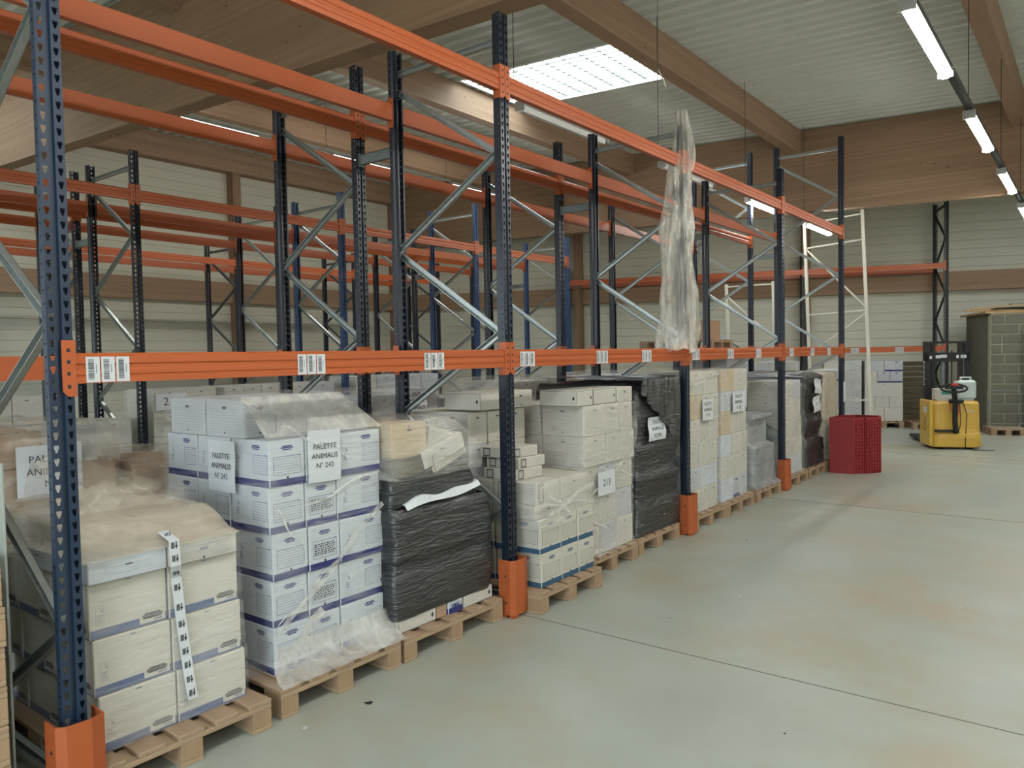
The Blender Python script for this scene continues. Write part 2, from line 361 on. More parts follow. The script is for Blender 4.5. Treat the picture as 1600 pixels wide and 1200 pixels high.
# roof insulation above so no light leaks around the ribs is not needed: the sheet is closed
for i, (a, b, c, d) in enumerate(SKY):   # curb, wire grid and frame of each skylight
    mb = MB()
    for (x0, x1, y0, y1) in ((a - .04, b + .04, c - .04, c), (a - .04, b + .04, d, d + .04), (a - .04, a, c, d), (b, b + .04, c, d)):
        mb.face([(x0, y0, roofz(x0) - .01), (x1, y0, roofz(x1) - .01), (x1, y0, roofz(x1) + .28), (x0, y0, roofz(x0) + .28)], M_deckroof)
        mb.face([(x0, y1, roofz(x0) - .01), (x0, y1, roofz(x0) + .28), (x1, y1, roofz(x1) + .28), (x1, y1, roofz(x1) - .01)], M_deckroof)
        mb.face([(x0, y0, roofz(x0) - .01), (x0, y1, roofz(x0) - .01), (x1, y1, roofz(x1) - .01), (x1, y0, roofz(x1) - .01)], M_deckroof)
        mb.face([(x0, y0, roofz(x0) - .01), (x0, y0, roofz(x0) + .28), (x0, y1, roofz(x0) + .28), (x0, y1, roofz(x0) - .01)], M_deckroof)
        mb.face([(x1, y0, roofz(x1) - .01), (x1, y1, roofz(x1) - .01), (x1, y1, roofz(x1) + .28), (x1, y0, roofz(x1) + .28)], M_deckroof)
    y = c + .1
    while y < d:
        mb.bar((a, y, roofz(a) + .03), (b, y, roofz(b) + .03), .014, .014, M_wire); y += .15
    x = a + .3
    while x < b:
        mb.bar((x, c, roofz(x) + .035), (x, d, roofz(x) + .035), .014, .014, M_wire); x += .3
    struct(mb.build('window_%d' % (i + 1)))
# glulam structure
def girder_x(y, zb0, sl, name, x0=XL, x1=XR, w=.22):
    mb = MB()
    P = []
    for yy in (y, y + w):
        P.append([(x0, yy, zb0 + sl * x0), (x1, yy, zb0 + sl * x1), (x1, yy, roofz(x1) - .005), (x0, yy, roofz(x0) - .005)])
    a, b = P; mb.face(a, M_gx); mb.face(b[::-1], M_gx)
    for k in range(4): mb.face([a[k], b[k], b[(k + 1) % 4], a[(k + 1) % 4]][::-1], M_gx)
    return struct(mb.build(name, fix=True))
girder_x(3.42, 4.43, -.040, 'trim_2'); girder_x(13.9, 4.355, -.036, 'trim_3'); girder_x(-6.9, 4.43, -.04, 'trim_4')
n = 5
for (ya, yb) in ((3.64, 13.9), (-6.68, 3.42), (14.12, 22)):
    for xc in (-8.75, -5.15, -1.55, 2.05, 5.65):
        mb = MB(); h = .44; z1 = roofz(xc) - .01; yb2 = min(yb, F0.y + (xc - F0.x) * math.tan(AW) + 1.0) if yb > 20 else yb
        mb.box(xc - .1, xc + .1, ya, yb2, z1 - h, z1, M_gy)
        struct(mb.build('trim_%d' % n)); n += 1
mb = MB(); mb.box(XL + .02, XL + .28, YB, 14.0, 5.95, roofz(XL) - .01, M_gy); struct(mb.build('trim_%d' % n)); n += 1      # eaves beam on the left wall
for y in (3.5, 8.7, 13.6, -2.2):
    mb = MB(); mb.box(XL + .02, XL + .26, y - .1, y + .1, 0, 5.95, M_gz); struct(mb.build('trim_%d' % n)); n += 1
mb = MB(); mb.box(XL + .02, XL + .16, YB, 13.9, 3.05, 3.5, M_gy); struct(mb.build('trim_%d' % n)); n += 1                   # rail on the left wall
T = Matrix.Translation(far(0, 0, 0)) @ Matrix.Rotation(AW, 4, 'Z')
mb = MB(); mb.box(-13.2, 9.5, 1.1, 1.24, 3.05, 3.48, M_gx); struct(mb.build('trim_%d' % n, loc=far(0), rot=(0, 0, AW))); n += 1
for t in (-8.3, -2.75, 3.4):
    mb = MB(); mb.box(t - .1, t + .1, .98, 1.24, 0, 6.0, M_gz); struct(mb.build('trim_%d' % n, loc=far(0), rot=(0, 0, AW))); n += 1
# gussets between purlin and girder
# ------------------------------------------------------------------ strip lights and trunking
def strip_light(x, y, z, on, label, group):
    t = thing('strip_light', label, 'light', (x, y, z), group=group)
    mb = MB(); mb.extrude([(-.05, .03), (-.035, .075), (.035, .075), (.05, .03)], M_alu, 'Y', 0, 1.55)
    mb.box(-.055, .055, -.02, 0, -.01, .07, M_alu); mb.box(-.055, .055, 1.55, 1.57, -.01, .07, M_alu); mb.build('housing', t)
    mb = MB(); mb.extrude([(-.036, .03), (-.036, .005), (-.022, -.022), (.022, -.022), (.036, .005), (.036, .03)], M_tube if on else M_tubeoff, 'Y', 0.01, 1.54); mb.build('diffuser', t)
    return t
rows = [(2.12, 3.94, [(-4.66, 1), (-1.66, 1), (1.33, 1), (4.32, 1), (7.3, 1), (10.3, 1), (13.3, 1)], 'right aisle'),
        (-1.31, 4.12, [(4.72, 0), (7.72, 0), (10.72, 1), (13.75, 1)], 'back-to-back racks'),
        (-7.30, 5.2, [(4.33, 1), (7.35, 1), (10.38, 1)], 'left racks'),
        (7.2, 4.2, [(-4, 1), (-1, 1), (2, 1), (5, 1), (8, 1), (11, 1)], 'right wall')]
nth = ['nearest', 'second', 'third', 'fourth', 'fifth', 'sixth', 'seventh', 'eighth']
for (x, z, ys, nm) in rows:
    for k, (y, on) in enumerate(ys):
        if nm == 'right aisle': lab = 'bright white strip light over the open aisle, %s lamp of that row' % nth[k]
        elif nm == 'right wall': lab = 'bright strip light near the right wall outside the view, %s of its row' % nth[k]
        elif nm == 'left racks': lab = 'thin white strip light hanging high over the left racks, %s from the near timber girder' % nth[k]
        else: lab = ['unlit grey strip light hanging behind the near upper orange beam', 'unlit strip light behind the plastic-wrapped post', 'lit strip light beside the tall rear rack posts', 'lit strip light just past the end of the rack row'][k]
        strip_light(x, y, z, on, lab, 'strip lights over the ' + nm)
    y0, y1 = ys[0][0] - .6, ys[-1][0] + 2.2
    mb = MB(); tw = .012 if nm == 'left racks' else .03; mb.box(x - tw, x + tw, y0, y1, z + .08, z + .13 if tw > .02 else z + .1, M_dark if tw > .02 else M_alu)
    o = mb.build('light_trunking'); tag(o, {'right aisle': 'dark trunking carrying the strip lights over the open aisle', 'back-to-back racks': 'grey trunking running between the back-to-back racks near their tops', 'left racks': 'long trunking high above the left racks', 'right wall': 'trunking of the strip lights near the right wall'}[nm], 'trunking')
    y = y0 + .5; k = 0
    while y < y1:
        mb = MB(); mb.tube((x, y, z + .13), (x, y, roofz(x) + .02), .004, M_dark, 5); mb.build('suspension_wire', o); y += 3.0

# ------------------------------------------------------------------ pallet racking
def upright_mesh(H, mt, holes=True):
    """rack post, front face at x=0 looking +X, width in Y"""
    mb = MB(); p = .05; nz = int(H / p); w = .045
    def cell(y0, y1, z0, hole):
        z1 = z0 + p; cy = (y0 + y1) / 2; cz = z0 + p / 2
        if hole == 't': # teardrop slot, wide above, narrow below
            hp = [(-.009, .014), (.009, .014), (.009, .002), (.005, -.006), (.004, -.014), (-.004, -.014), (-.005, -.006), (-.009, .002)]
        else: hp = [(-.005, .005), (.005, .005), (.005, -.005), (-.005, -.005)]
        return [(cy + a, cz + b) for a, b in hp]
    def front(y0, y1, x=0):
        for k in range(nz):
            z0 = k * p; z1 = z0 + p; H_ = cell(y0, y1, z0, 't'); q = [(y0, z1), (y1, z1), (y1, z0), (y0, z0)]
            V = lambda a: (x, a[0], a[1])
            mb.face([V(q[0]), V(q[1]), V(H_[1]), V(H_[0])], mt); mb.face([V(q[1]), V(q[2]), V(H_[4]), V(H_[3]), V(H_[2]), V(H_[1])], mt)
            mb.face([V(q[2]), V(q[3]), V(H_[5]), V(H_[4])], mt); mb.face([V(q[3]), V(q[0]), V(H_[0]), V(H_[7]), V(H_[6]), V(H_[5])], mt)
    if holes:
        front(-w, -.010); front(.010, w)
        for sg in (-1, 1):    # side webs with small square holes
            for k in range(nz):
                z0 = k * p; z1 = z0 + p; y = sg * w
                xa, xb, hx = -.03, -.005, -.018; c = z0 + .025
                Hh = [(hx - .004, c + .004), (hx + .004, c + .004), (hx + .004, c - .004), (hx - .004, c - .004)]
                q = [(xa, z1), (0, z1), (0, z0), (xa, z0)]
                for j in range(4):
                    a, b_ = q[j], q[(j + 1) % 4]; c2, d2 = Hh[(j + 1) % 4], Hh[j]
                    mb.face([(t[0], y, t[1]) for t in (a, b_, c2, d2)], mt)
    else:
        for (a, b) in ((-w, -.010), (.010, w)): mb.face([(0, a, 0), (0, b, 0), (0, b, H), (0, a, H)], mt)
        for sg in (-1, 1): mb.face([(0, sg * w, 0), (-.03, sg * w, 0), (-.03, sg * w, H), (0, sg * w, H)], mt)
        for k in range(nz):   # printed-dark slots on distant posts are real shallow recesses
            pass
    Ht = nz * p if holes else H
    # centre groove and rear flanges
    for a, b in (((0, -.010), (-.012, -.006)), ((-.012, -.006), (-.012, .006)), ((-.012, .006), (0, .010))):
        mb.face([(a[0], a[1], 0), (b[0], b[1], 0), (b[0], b[1], Ht), (a[0], a[1], Ht)], mt)
    for sg in (-1, 1):
        pr = [(-.03, sg * w), (-.04, sg * .032), (-.07, sg * .032), (-.07, sg * .018)]
        for a, b in zip(pr[:-1], pr[1:]): mb.face([(a[0], a[1], 0), (b[0], b[1], 0), (b[0], b[1], Ht), (a[0], a[1], Ht)], mt)
    return mb.mesh('upright')
UP = {}
def upright(H, mt, holes):
    k = (H, mt.name, holes)
    if k not in UP: UP[k] = upright_mesh(H, mt, holes)
    return UP[k]
def rack_frame(x, y, H, label, group, mt=M_dblue, mtb=None, holes=True, depth=1.05, rot=0, braceM=M_galv, flip=False):
    t = thing('rack_frame', label, 'rack frame', (x, y, 0), (0, 0, rot), group)
    link(upright(H, mt, holes), 'upright', t); o = link(upright(H, mtb or mt, holes), 'upright', t, (-depth, 0, 0), (0, 0, PI))
    zt = H - .17; zb = [zt]; up = True
    bk = -depth + .04; fr = -.04
    def seg(z0, z1, a, b, off=0):
        mb = MB(); mb.bar((a, off, z0), (b, off, z1), .042, .03, braceM, up=(0, 1, 0), chan=.003); mb.build('brace', t)
    seg(zt, zt, fr, bk)
    z = zt - .12; side = 0
    while z > .35:
        if side == 0: seg(z, z - .63, bk, fr, .012)
        else: seg(z, z - .58, fr, bk, -.012)
        z -= .60; side = 1 - side
    seg(.12, .12, fr, bk)
    for xx in (-.035, -depth + .035):
        mb = MB(); mb.box(xx - .07, xx + .07, -.07, .07, 0, .006, mt); mb.box(xx - .05, xx + .05, -.048, -.044, 0, .07, mt); mb.build('base_plate', t)
    return t
def conn(mb, y, sg, mt, z=0):
    """L shaped end connector at post y, body towards sg"""
    ya, yb = (y + .002, y + .048) if sg > 0 else (y - .048, y - .002)
    h = .108
    # plate with four slots: frame pieces
    prof = [(ya, -h + .02), (ya + .02 * (1 if sg > 0 else 0), -h), (yb - .02 * (0 if sg > 0 else 1), -h), (yb, -h + .02 * (0 if sg > 0 else 1)), (yb, h), (ya, h)]
    mb.extrude([(p[0], p[1] + z) for p in prof], mt, 'X', .001, .007)
    yc = (ya + yb) / 2
    for dz in (.07, .025, -.02, -.07):
        mb.box(.0071, .0078, yc - .006, yc + .006, z + dz - .007, z + dz + .007, M_ink)
    ye = y + sg * .048
    mb.box(-.05, .007, min(ye, ye + sg * .004), max(ye, ye + sg * .004), z - h, z + h, mt)
def rack_beam(x, y0, y1, z, label, group, side=1, h=.118, labels=()):
    """side=1: front of the rack (connector on +X face), -1: rear"""
    t = thing('rack_beam', label, 'rack beam', (x, 0, z), group=group)
    mb = MB(); s = side; a, b = y0 + .052, y1 - .052
    top, bot = h / 2, -h / 2
    prof = [(-.045, bot), (.0, bot), (.0, bot + .022), (-.004, bot + .026), (-.004, bot + .03), (0, bot + .034), (0, bot + .05), (-.006, bot + .058), (-.006, bot + .070), (0, bot + .078), (0, top - .012), (-.012, top), (-.045, top)]
    mb.extrude([(s * u, v) for u, v in prof], M_orange, 'Y', a, b); mb.build('beam_profile', t, fix=True)
    for yy, sg in ((y0, 1), (y1, -1)):
        mb = MB(); conn(mb, yy, sg, M_orange); o = mb.build('end_connector', t)
        if s < 0: o.scale = (-1, 1, 1)
    for yy in labels:
        for k in range(3):
            mb = MB()
            q = yy + k * .058; mb.box(.0, .0012, q, q + .052, -.056, .044, M_paper)
            zz = -.044
            rr = random.Random(int(yy * 100) + k)
            while zz < .034:
                w_ = rr.choice((.0012, .002, .003)); mb.box(.0012, .0016, q + .008, q + .03, zz, zz + w_, M_ink); zz += w_ + rr.choice((.0012, .002))
            mb.box(.0012, .0016, q + .037, q + .040, -.02, .015, M_inkg)
            mb.build('barcode_label', t)
    return t
def spacer(x0, x1, y, z, label, group):
    mb = MB(); mb.bar((x0 + .005, y, z), (x1 - .005, y, z), .03, .075, M_galvd, chan=.004); mb.box(x0 + .001, x0 + .005, y - .03, y + .03, z - .05, z + .05, M_galvd); mb.box(x1 - .005, x1 - .001, y - .03, y + .03, z - .05, z + .05, M_galvd)
    return tag(mb.build('row_spacer'), label, 'spacer bar', group)
Y = [0, 2.78, 5.56, 8.38, 11.2]
Y3 = [0, 2.80, 5.60, 8.41, 11.14]
ordn = ['nearest', 'second', 'third', 'fourth', 'fifth']
H4 = 4.0
ROWX = [0, -1.42, -5.0, -6.42]
rown = ['front rack row', 'second rack row behind it', 'third rack row', 'fourth rack row']
beamn = ['front rack row', 'second rack row', 'third rack row', 'fourth rack row']
for i, y in enumerate(Y):
    rack_frame(0, y, 5.0 if i == 4 else H4, 'navy rack frame with zigzag steel bracing, %s frame of the %s' % (ordn[i], rown[0]), 'frames of the front rack row', mt=M_blue if i < 1 else M_dblue)
    rack_frame(-1.42, y, 5.0 if i == 4 else H4, 'dark navy rack frame, %s frame of the %s' % (ordn[i], rown[1]), 'frames of the second rack row')
    if i: spacer(-1.42, -1.05, y, 3.28, 'grey steel spacer bar joining the two back-to-back racks at the %s frame' % ordn[i], 'spacer bars between racks')
for i, y in enumerate(Y3):
    if i == 0: continue
    fr = rack_frame(-5.0, y, H4 + (.25 if i == 3 else 0), 'slim blue rack frame, %s from the left in the %s' % (ordn[i - 1], rown[2]), 'frames of the third rack row', mt=M_mblue if i > 1 else M_dblue)
    rack_frame(-6.42, y, H4, 'dark rack frame, %s from the left in the %s' % (ordn[i - 1], rown[3]), 'frames of the fourth rack row')
    spacer(-6.42, -6.05, y, 3.15, 'steel spacer bar between the third and fourth racks, %s from the left' % ordn[i - 1], 'spacer bars between racks')
baylab = [(.09, 1.08, 1.97), (2.90, 3.90, 4.65), (5.67, 6.56, 7.4), (8.6, 9.5, 10.3)]
bayn = ['nearest bay', 'second bay', 'third bay', 'farthest bay']
for b in range(4):
    a, c = Y[b], Y[b + 1]
    rack_beam(0, a, c, 1.73, 'orange rack beam with white barcode labels at eye height, %s of the front row' % bayn[b], 'lower beams of the front row', labels=baylab[b])
    rack_beam(0, a, c, 3.55, 'upper orange beam on the aisle side, %s of the front row' % bayn[b], 'upper beams of the front row')
    for (xx, sd, nm) in ((-1.05, -1, 'rear of the front row'), (-1.42, 1, 'front of the second row'), (-2.47, -1, 'rear of the second row')):
        for z, zn in ((1.73, 'lower'), (3.55, 'upper')):
            rack_beam(xx, a, c, z, '%s orange beam at the %s, %s' % (zn, nm, bayn[b]), '%s beams at the %s' % (zn, nm), side=sd)
    a, c = Y3[b], Y3[b + 1]
    for (xx, sd, nm) in ((-5.0, 1, 'front of the third row'), (-6.05, -1, 'rear of the third row'), (-6.42, 1, 'front of the fourth row'), (-7.47, -1, 'rear of the fourth row')):
        for z, zn in ((1.73, 'lower'), (3.53, 'upper')):
            if zn == 'lower' and b == 0: continue
            rack_beam(xx, a, c, z, '%s orange beam at the %s, %s' % (zn, nm, bayn[b]), '%s beams at the %s' % (zn, nm), side=sd)
Y5 = [1.3, 4.1, 6.9, 9.7, 12.3]
for i, y in enumerate(Y5):
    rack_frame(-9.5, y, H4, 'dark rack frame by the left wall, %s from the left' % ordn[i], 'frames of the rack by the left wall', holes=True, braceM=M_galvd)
for b in range(4):
    for (xx, sd, nm) in ((-9.5, 1, 'aisle side'), (-10.55, -1, 'wall side')):
        for z, zn in ((1.73, 'lower'), (3.55, 'upper')):
            if zn == 'lower' and b == 0: continue
            rack_beam(xx, Y5[b], Y5[b + 1], z, '%s orange beam of the rack by the left wall, %s, %s' % (zn, nm, bayn[b]), '%s beams of the rack by the left wall' % zn, side=sd)
# far rack, parallel to the far wall (local X looks to the room, local Y runs along the wall)
RF = AW - PI / 2
for k in range(4):
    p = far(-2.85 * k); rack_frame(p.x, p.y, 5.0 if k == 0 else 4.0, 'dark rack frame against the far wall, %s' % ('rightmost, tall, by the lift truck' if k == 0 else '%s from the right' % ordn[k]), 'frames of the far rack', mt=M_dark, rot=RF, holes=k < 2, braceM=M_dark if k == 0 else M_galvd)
for k in range(3):
    for z, zn in ((1.73, 'lower'), (3.52, 'upper')):
        for sd, dd, nm in ((1, 0, 'front'), (-1, -1.05, 'rear')):
            if sd < 0 and zn == 'lower': continue
            p = far(-2.85 * k); t = rack_beam(0, -2.85, 0, z, '%s orange beam of the far rack, %s side, %s' % (zn, nm, bayn[k] if k else 'bay at the right end'), '%s beams of the far rack' % zn, side=sd, labels=(-2.5, -1.9, -1.0) if (sd > 0 and z < 2 and k < 2) else ())
            q = p + NV * dd; t.location = (q.x, q.y, z); t.rotation_euler = (0, 0, RF)
            for ch in list(t.children):
                pass
# post guards
def guard(y, label, yaw=0.0):
    mb = MB(); H = .385; t_ = .006; pts = [(-.06, -.088), (.035, -.088), (.062, -.058), (.07, .03), (.05, .085), (-.06, .09)]
    pin = [(-.06, -.082), (.032, -.082), (.056, -.055), (.064, .028), (.046, .079), (-.06, .084)]
    for lst, rev in ((pts, 0), (pin, 1)):
        for a, b in zip(lst[:-1], lst[1:]):
            q = [(a[0], a[1], .018), (b[0], b[1], .018), (b[0], b[1], H), (a[0], a[1], H)]; mb.face(q[::-1] if rev else q, M_prot)
    for z in (.018, H):
        for (a, b, c, d) in zip(pts[:-1], pts[1:], pin[1:], pin[:-1]): mb.face([(p[0], p[1], z) for p in (a, b, c, d)], M_prot)
    for (a, c) in ((pts[0], pin[0]), (pts[-1], pin[-1])): mb.face([(a[0], a[1], .018), (c[0], c[1], .018), (c[0], c[1], H), (a[0], a[1], H)], M_prot)
    mb.box(.03, .06, -.088, -.03, 0, .02, M_prot); mb.box(-.06, .0, -.09, -.082, 0, .02, M_prot); mb.box(-.06, .0, .084, .09, 0, .02, M_prot)
    for z in (.1, .28): mb.tube((.0, -.0885, z), (.0, -.0905, z), .008, M_ink, 8)
    o = mb.build('post_guard', loc=(.002, y, 0), rot=(0, 0, yaw)); return tag(o, label, 'post guard', 'orange post guards of the front row')
for i, l in enumerate(['orange steel guard around the foot of the nearest rack post', 'orange guard at the second post foot, between the black wrapped and blue banded pallets', 'orange guard at the third post foot, right of the black wrapped stack', 'small orange guard at the fourth post foot', 'orange guard at the last post foot, behind the red bin']):
    guard(Y[i], l)
# ------------------------------------------------------------------ pallets
def make_pallet(name, w, d, nblk=3, mt=M_pal):
    """front at x=0, runs back to -d, width w in Y; three rows of blocks along X under the deck"""
    t = thing(name, None, None)
    z = .022
    for k, yy in enumerate((0, w / 2 - .05, w - .1)):
        mb = MB(); mb.cbox(-d, 0, yy, yy + .1, 0, z, mt); mb.build('skid_board', t)
        for xx in (-.145, -d / 2 - .07, -d):
            mb = MB(); mb.cbox(xx, xx + .145, yy + .0, yy + .1, z, .1, M_blk); mb.build('block', t)
    for xx in (-.145, -d / 2 - .07, -d):
        mb = MB(); mb.cbox(xx, xx + .145, 0, w, .1, .122, mt); mb.build('stringer_board', t)
    nb = 5; bw = .118
    for k in range(nb):
        yy = k * (w - bw) / (nb - 1); mb = MB(); mb.cbox(-d, 0, yy, yy + bw, .122, .144, M_palx); mb.build('deck_board', t)
    return t
PALP = {}
def pallet(x, y, label, w=.8, d=1.2, rot=0, group='wooden pallets under the box stacks', z=0, mt=M_pal):
    k = (w, d, mt.name)
    if k not in PALP:
        t = make_pallet('wooden_pallet', w, d, mt=mt); PALP[k] = t
    else:
        src = PALP[k]; t = src.copy(); C.objects.link(t)
        for ch in src.children:
            c = ch.copy(); C.objects.link(c); c.parent = t
    t.location = (x, y, z); t.rotation_euler = (0, 0, rot); return tag(t, label, 'pallet', group)

# ------------------------------------------------------------------ archive boxes
BOX = {}
def box_mesh(style, w, d, h):
    k = (style, round(w, 3), round(d, 3), round(h, 3))
    if k in BOX: return BOX[k]
    g = .0025; mb = MB(); e = .0008
    body = {'cream': M_bcream, 'navy': M_bwhite, 'blue': M_bcream, 'plain': M_bcream, 'plain2': M_bplain, 'grey': M_bgrey, 'spine': M_bplain, 'tan': M_tan, 'kraft': M_kraft, 'phone': M_bplain, 'navyside': M_bgrey, 'white': M_bwhite, 'bluepaper': M_bgrey}[style]
    mb.cbox(-d + g, 0 - g, g, w - g, 0, h - .001, body, .004)
    rr = random.Random(hash(k[1:]) % 1000 + len(style))
    def P(f, a, b):
        if f == 'F': return (-g + e, a, b)
        if f == 'L': return (-d + a, g - e, b)
        if f == 'R': return (-a, w - g + e, b)
    def rect(f, a0, a1, b0, b1, m_): mb.face([P(f, a0, b0), P(f, a1, b0), P(f, a1, b1), P(f, a0, b1)], m_)
    def frame(f, a0, a1, b0, b1, m_, t=.002):
        rect(f, a0, a1, b0, b0 + t, m_); rect(f, a0, a1, b1 - t, b1, m_); rect(f, a0, a0 + t, b0 + t, b1 - t, m_); rect(f, a1 - t, a1, b0 + t, b1 - t, m_)
    def lines(f, a0, a1, b0, b1, n, m_, t=.0012, cut=0):
        for i in range(n):
            b = b0 + (b1 - b0) * i / max(1, n - 1); rect(f, a0, a1 - (rr.random() * cut * (a1 - a0)), b, b + t, m_)
    def handle(f, a, b, m_, s=1):
        for dz, l in ((.008, .030), (.0, .038), (-.009, .026)): rect(f, a - l * s, a + l * s, b + dz - .0035, b + dz + .0025, m_)
    def fsc(f, a, b, m_, s=1, fr=True):
        if fr: frame(f, a - .018 * s, a + .018 * s, b - .045 * s, b + .04 * s, m_, .0012)
        # small tree mark
        for i in range(7):
            t0 = -.6 + i * .42; t1 = t0 + .42; q = [P(f, a + math.cos(t0) * r * s, b + .02 * s + math.sin(t0) * r * s) for r in (.009, .011)] + [P(f, a + math.cos(t1) * r * s, b + .02 * s + math.sin(t1) * r * s) for r in (.011, .009)]
            mb.face(q, m_)
        mb.face([P(f, a + .004 * s, b + .012 * s), P(f, a + .014 * s, b + .012 * s), P(f, a + .009 * s, b + .028 * s)], m_)
        for i in range(4): rect(f, a - .012 * s, a + .010 * s, b - .006 * s - i * .009 * s, b - .003 * s - i * .009 * s, m_)
    def form(f, a0, a1, b0, b1, m_, n=6, writing=False):
        frame(f, a0, a1, b0, b1, m_); rect(f, a1 - .03, a1, b1, b1 + .008, m_) if False else None
        rect(f, a1 - .022, a1 - .002, b1, b1 + .002, m_)
        lines(f, a0 + .004, a1 - .004, b0 + .014, b1 - .014, n, m_ if not writing else M_inkg)
        if writing:
            for i in range(n):
                b = b0 + .018 + (b1 - b0 - .03) * i / n; a = a0 + .01
                while a < a1 - .02:
                    l = rr.uniform(.006, .02); rect(f, a, min(a + l, a1 - .008), b, b + .006, M_ink); a += l + .006
    if style in ('navy', 'blue', 'navyside'):
        bm_ = M_steelb if style == 'blue' else M_navy; bh = .036
        ink = M_inkn if style != 'blue' else M_ink; hd = M_inkn if style != 'blue' else M_steelb
        for f, L_ in (('F', w), ('L', d), ('R', d)):
            rect(f, .006, L_ - .006, .001, bh, bm_)
            if L_ < .285:
                handle(f, L_ / 2, h - .042, hd); form(f, L_ * .12, L_ * .88, bh + .022, h - .085, ink, writing=(f == 'F' and .2 < w < .2085))
                rect(f, L_ / 2 - .006, L_ / 2 + .006, bh - .004, bh + .012, M_ink)
            else:
                handle(f, L_ * .66, h - .036, hd); form(f, L_ * .58, L_ * .95, bh + .03, h - .075, ink, 6); fsc(f, L_ * .18, .12, ink, 1, False)
                lines(f, L_ * .1, L_ * .22, bh + .012, bh + .04, 4, M_inkg)
    elif style == 'cream':
        bh = .040
        for f, L_ in (('F', w), ('L', d), ('R', d)):
            rect(f, .006, L_ - .006, .004, bh, M_gband)
            for i in range(5): mb.face([tuple(Vector(P(f, .006, .006 + i * .007)) + Vector(((.0004, 0, 0) if f == 'F' else (0, -.0004 if f == 'L' else .0004, 0)))), tuple(Vector(P(f, L_ - .006, .006 + i * .007)) + Vector(((.0004, 0, 0) if f == 'F' else (0, -.0004 if f == 'L' else .0004, 0)))), tuple(Vector(P(f, L_ - .006, .008 + i * .007)) + Vector(((.0004, 0, 0) if f == 'F' else (0, -.0004 if f == 'L' else .0004, 0)))), tuple(Vector(P(f, .006, .008 + i * .007)) + Vector(((.0004, 0, 0) if f == 'F' else (0, -.0004 if f == 'L' else .0004, 0))))], M_navy)
            fsc(f, .045, bh + .06, M_inkg, .9)
            e0 = e
            def P2(a, b): return tuple(Vector(P(f, a, b)) + Vector(((.0007, 0, 0) if f == 'F' else (0, -.0007 if f == 'L' else .0007, 0))))
            a0, a1 = L_ - .125, L_ - .012
            mb.face([P2(a0, .012), P2(a1, .012), P2(a1, .062), P2(a0, .062)], M_bcream)
            def P3(a, b): return tuple(Vector(P(f, a, b)) + Vector(((.0011, 0, 0) if f == 'F' else (0, -.0011 if f == 'L' else .0011, 0))))
            for b, l in ((.032, .040), (.038, .046), (.045, .044), (.051, .034)):
                c = (a0 + a1) / 2; mb.face([P3(c - l, b - .0025), P3(c + l, b - .0025), P3(c + l, b + .002), P3(c - l, b + .002)], M_ink)
            mb.face([P3(a0 + .06, .018), P3(a0 + .1, .018), P3(a0 + .1, .024), P3(a0 + .06, .024)], M_inkg)
            rect(f, L_ / 2 - .012, L_ / 2 + .012, h - .016, h - .010, M_inkg)
    elif style in ('plain', 'plain2', 'tan', 'grey', 'white'):
        ink = M_inkg
        for f, L_ in (('F', w), ('L', d), ('R', d)):
            if style in ('white',): lines(f, L_ * .2, L_ * .8, h * .3, h * .6, 4, ink); rect(f, L_ / 2 - .015, L_ / 2 + .015, h - .04, h - .034, M_ink); continue
            n_ = 12 if style == 'tan' else 9
            lines(f, L_ * .1, L_ * .9, h * .12, h * (.74 if style != 'tan' else .72), n_, ink, .0012)
            rect(f, L_ / 2 - .018, L_ / 2 + .018, h - .05, h - .036, M_inkg)
            for i in range(4): rect(f, L_ / 2 - .015 + i * .009, L_ / 2 - .010 + i * .009, h - .047, h - .039, M_ink)
            q = []; 
            for i in range(8):
                t = i * PI / 4; q.append(P(f, L_ / 2 + .006 * math.cos(t), (h * .12 if style != 'tan' else h - .022) + .006 * math.sin(t)))
            mb.face(q, M_ink)
    elif style == 'bluepaper':
        rect('F', w * .2, w * .85, h * .25, h * .8, M_paper); frame('F', w * .2, w * .85, h * .25, h * .8, M_inkn, .002); rect('F', w * .22, w * .5, h * .55, h * .78, M_navy); lines('F', .02, w - .02, .02, .06, 3, M_inkg)
    elif style == 'spine':
        for f, L_ in (('F', w), ('L', d), ('R', d)):
            frame(f, .004, L_ - .004, .004, h - .006, M_ink, .0018); a = .03
            while a < L_ - .03: rect(f, a, a + .001, .012, h - .014, M_inkg); a += .021
            q = []
            for i in range(10):
                t = i * PI / 5; q.append(P(f, L_ - .035 + .010 * math.cos(t), h / 2 + .014 * math.sin(t)))
            mb.face(q, M_ink)
    elif style == 'phone':
        for f, L_ in (('F', w), ('L', d)):
            frame(f, L_ * .1, L_ * .1 + .062, .008, h - .008, M_ink, .007); frame(f, L_ * .1 + .015, L_ * .1 + .047, .022, h - .022, M_inkg, .003)
            lines(f, L_ * .62, L_ * .94, h * .25, h * .75, 5, M_inkg); rect(f, L_ * .42, L_ * .42 + .03, h * .3, h * .7, M_inkg) if False else None
    elif style == 'kraft':
        for f, L_ in (('F', w), ('L', d), ('R', d)):
            lines(f, L_ * .3, L_ * .7, h * .4, h * .55, 3, M_inkg); rect(f, .004, L_ - .004, h * .985 - .002, h * .985, M_ink)
    BOX[k] = mb.mesh('archive_box'); return BOX[k]
SN = {'cream': 'cream box with slate band', 'navy': 'white box with navy band', 'blue': 'cream box with blue band', 'plain': 'cream lined box', 'plain2': 'off-white lined box', 'grey': 'pale grey box', 'spine': 'flat binder box', 'tan': 'beige lined box', 'kraft': 'brown cardboard box', 'phone': 'thin phone-symbol box', 'navyside': 'grey box with navy band', 'white': 'plain white box', 'bluepaper': 'navy labelled grey box'}
STUFF = MB(); STUFF_ON = False
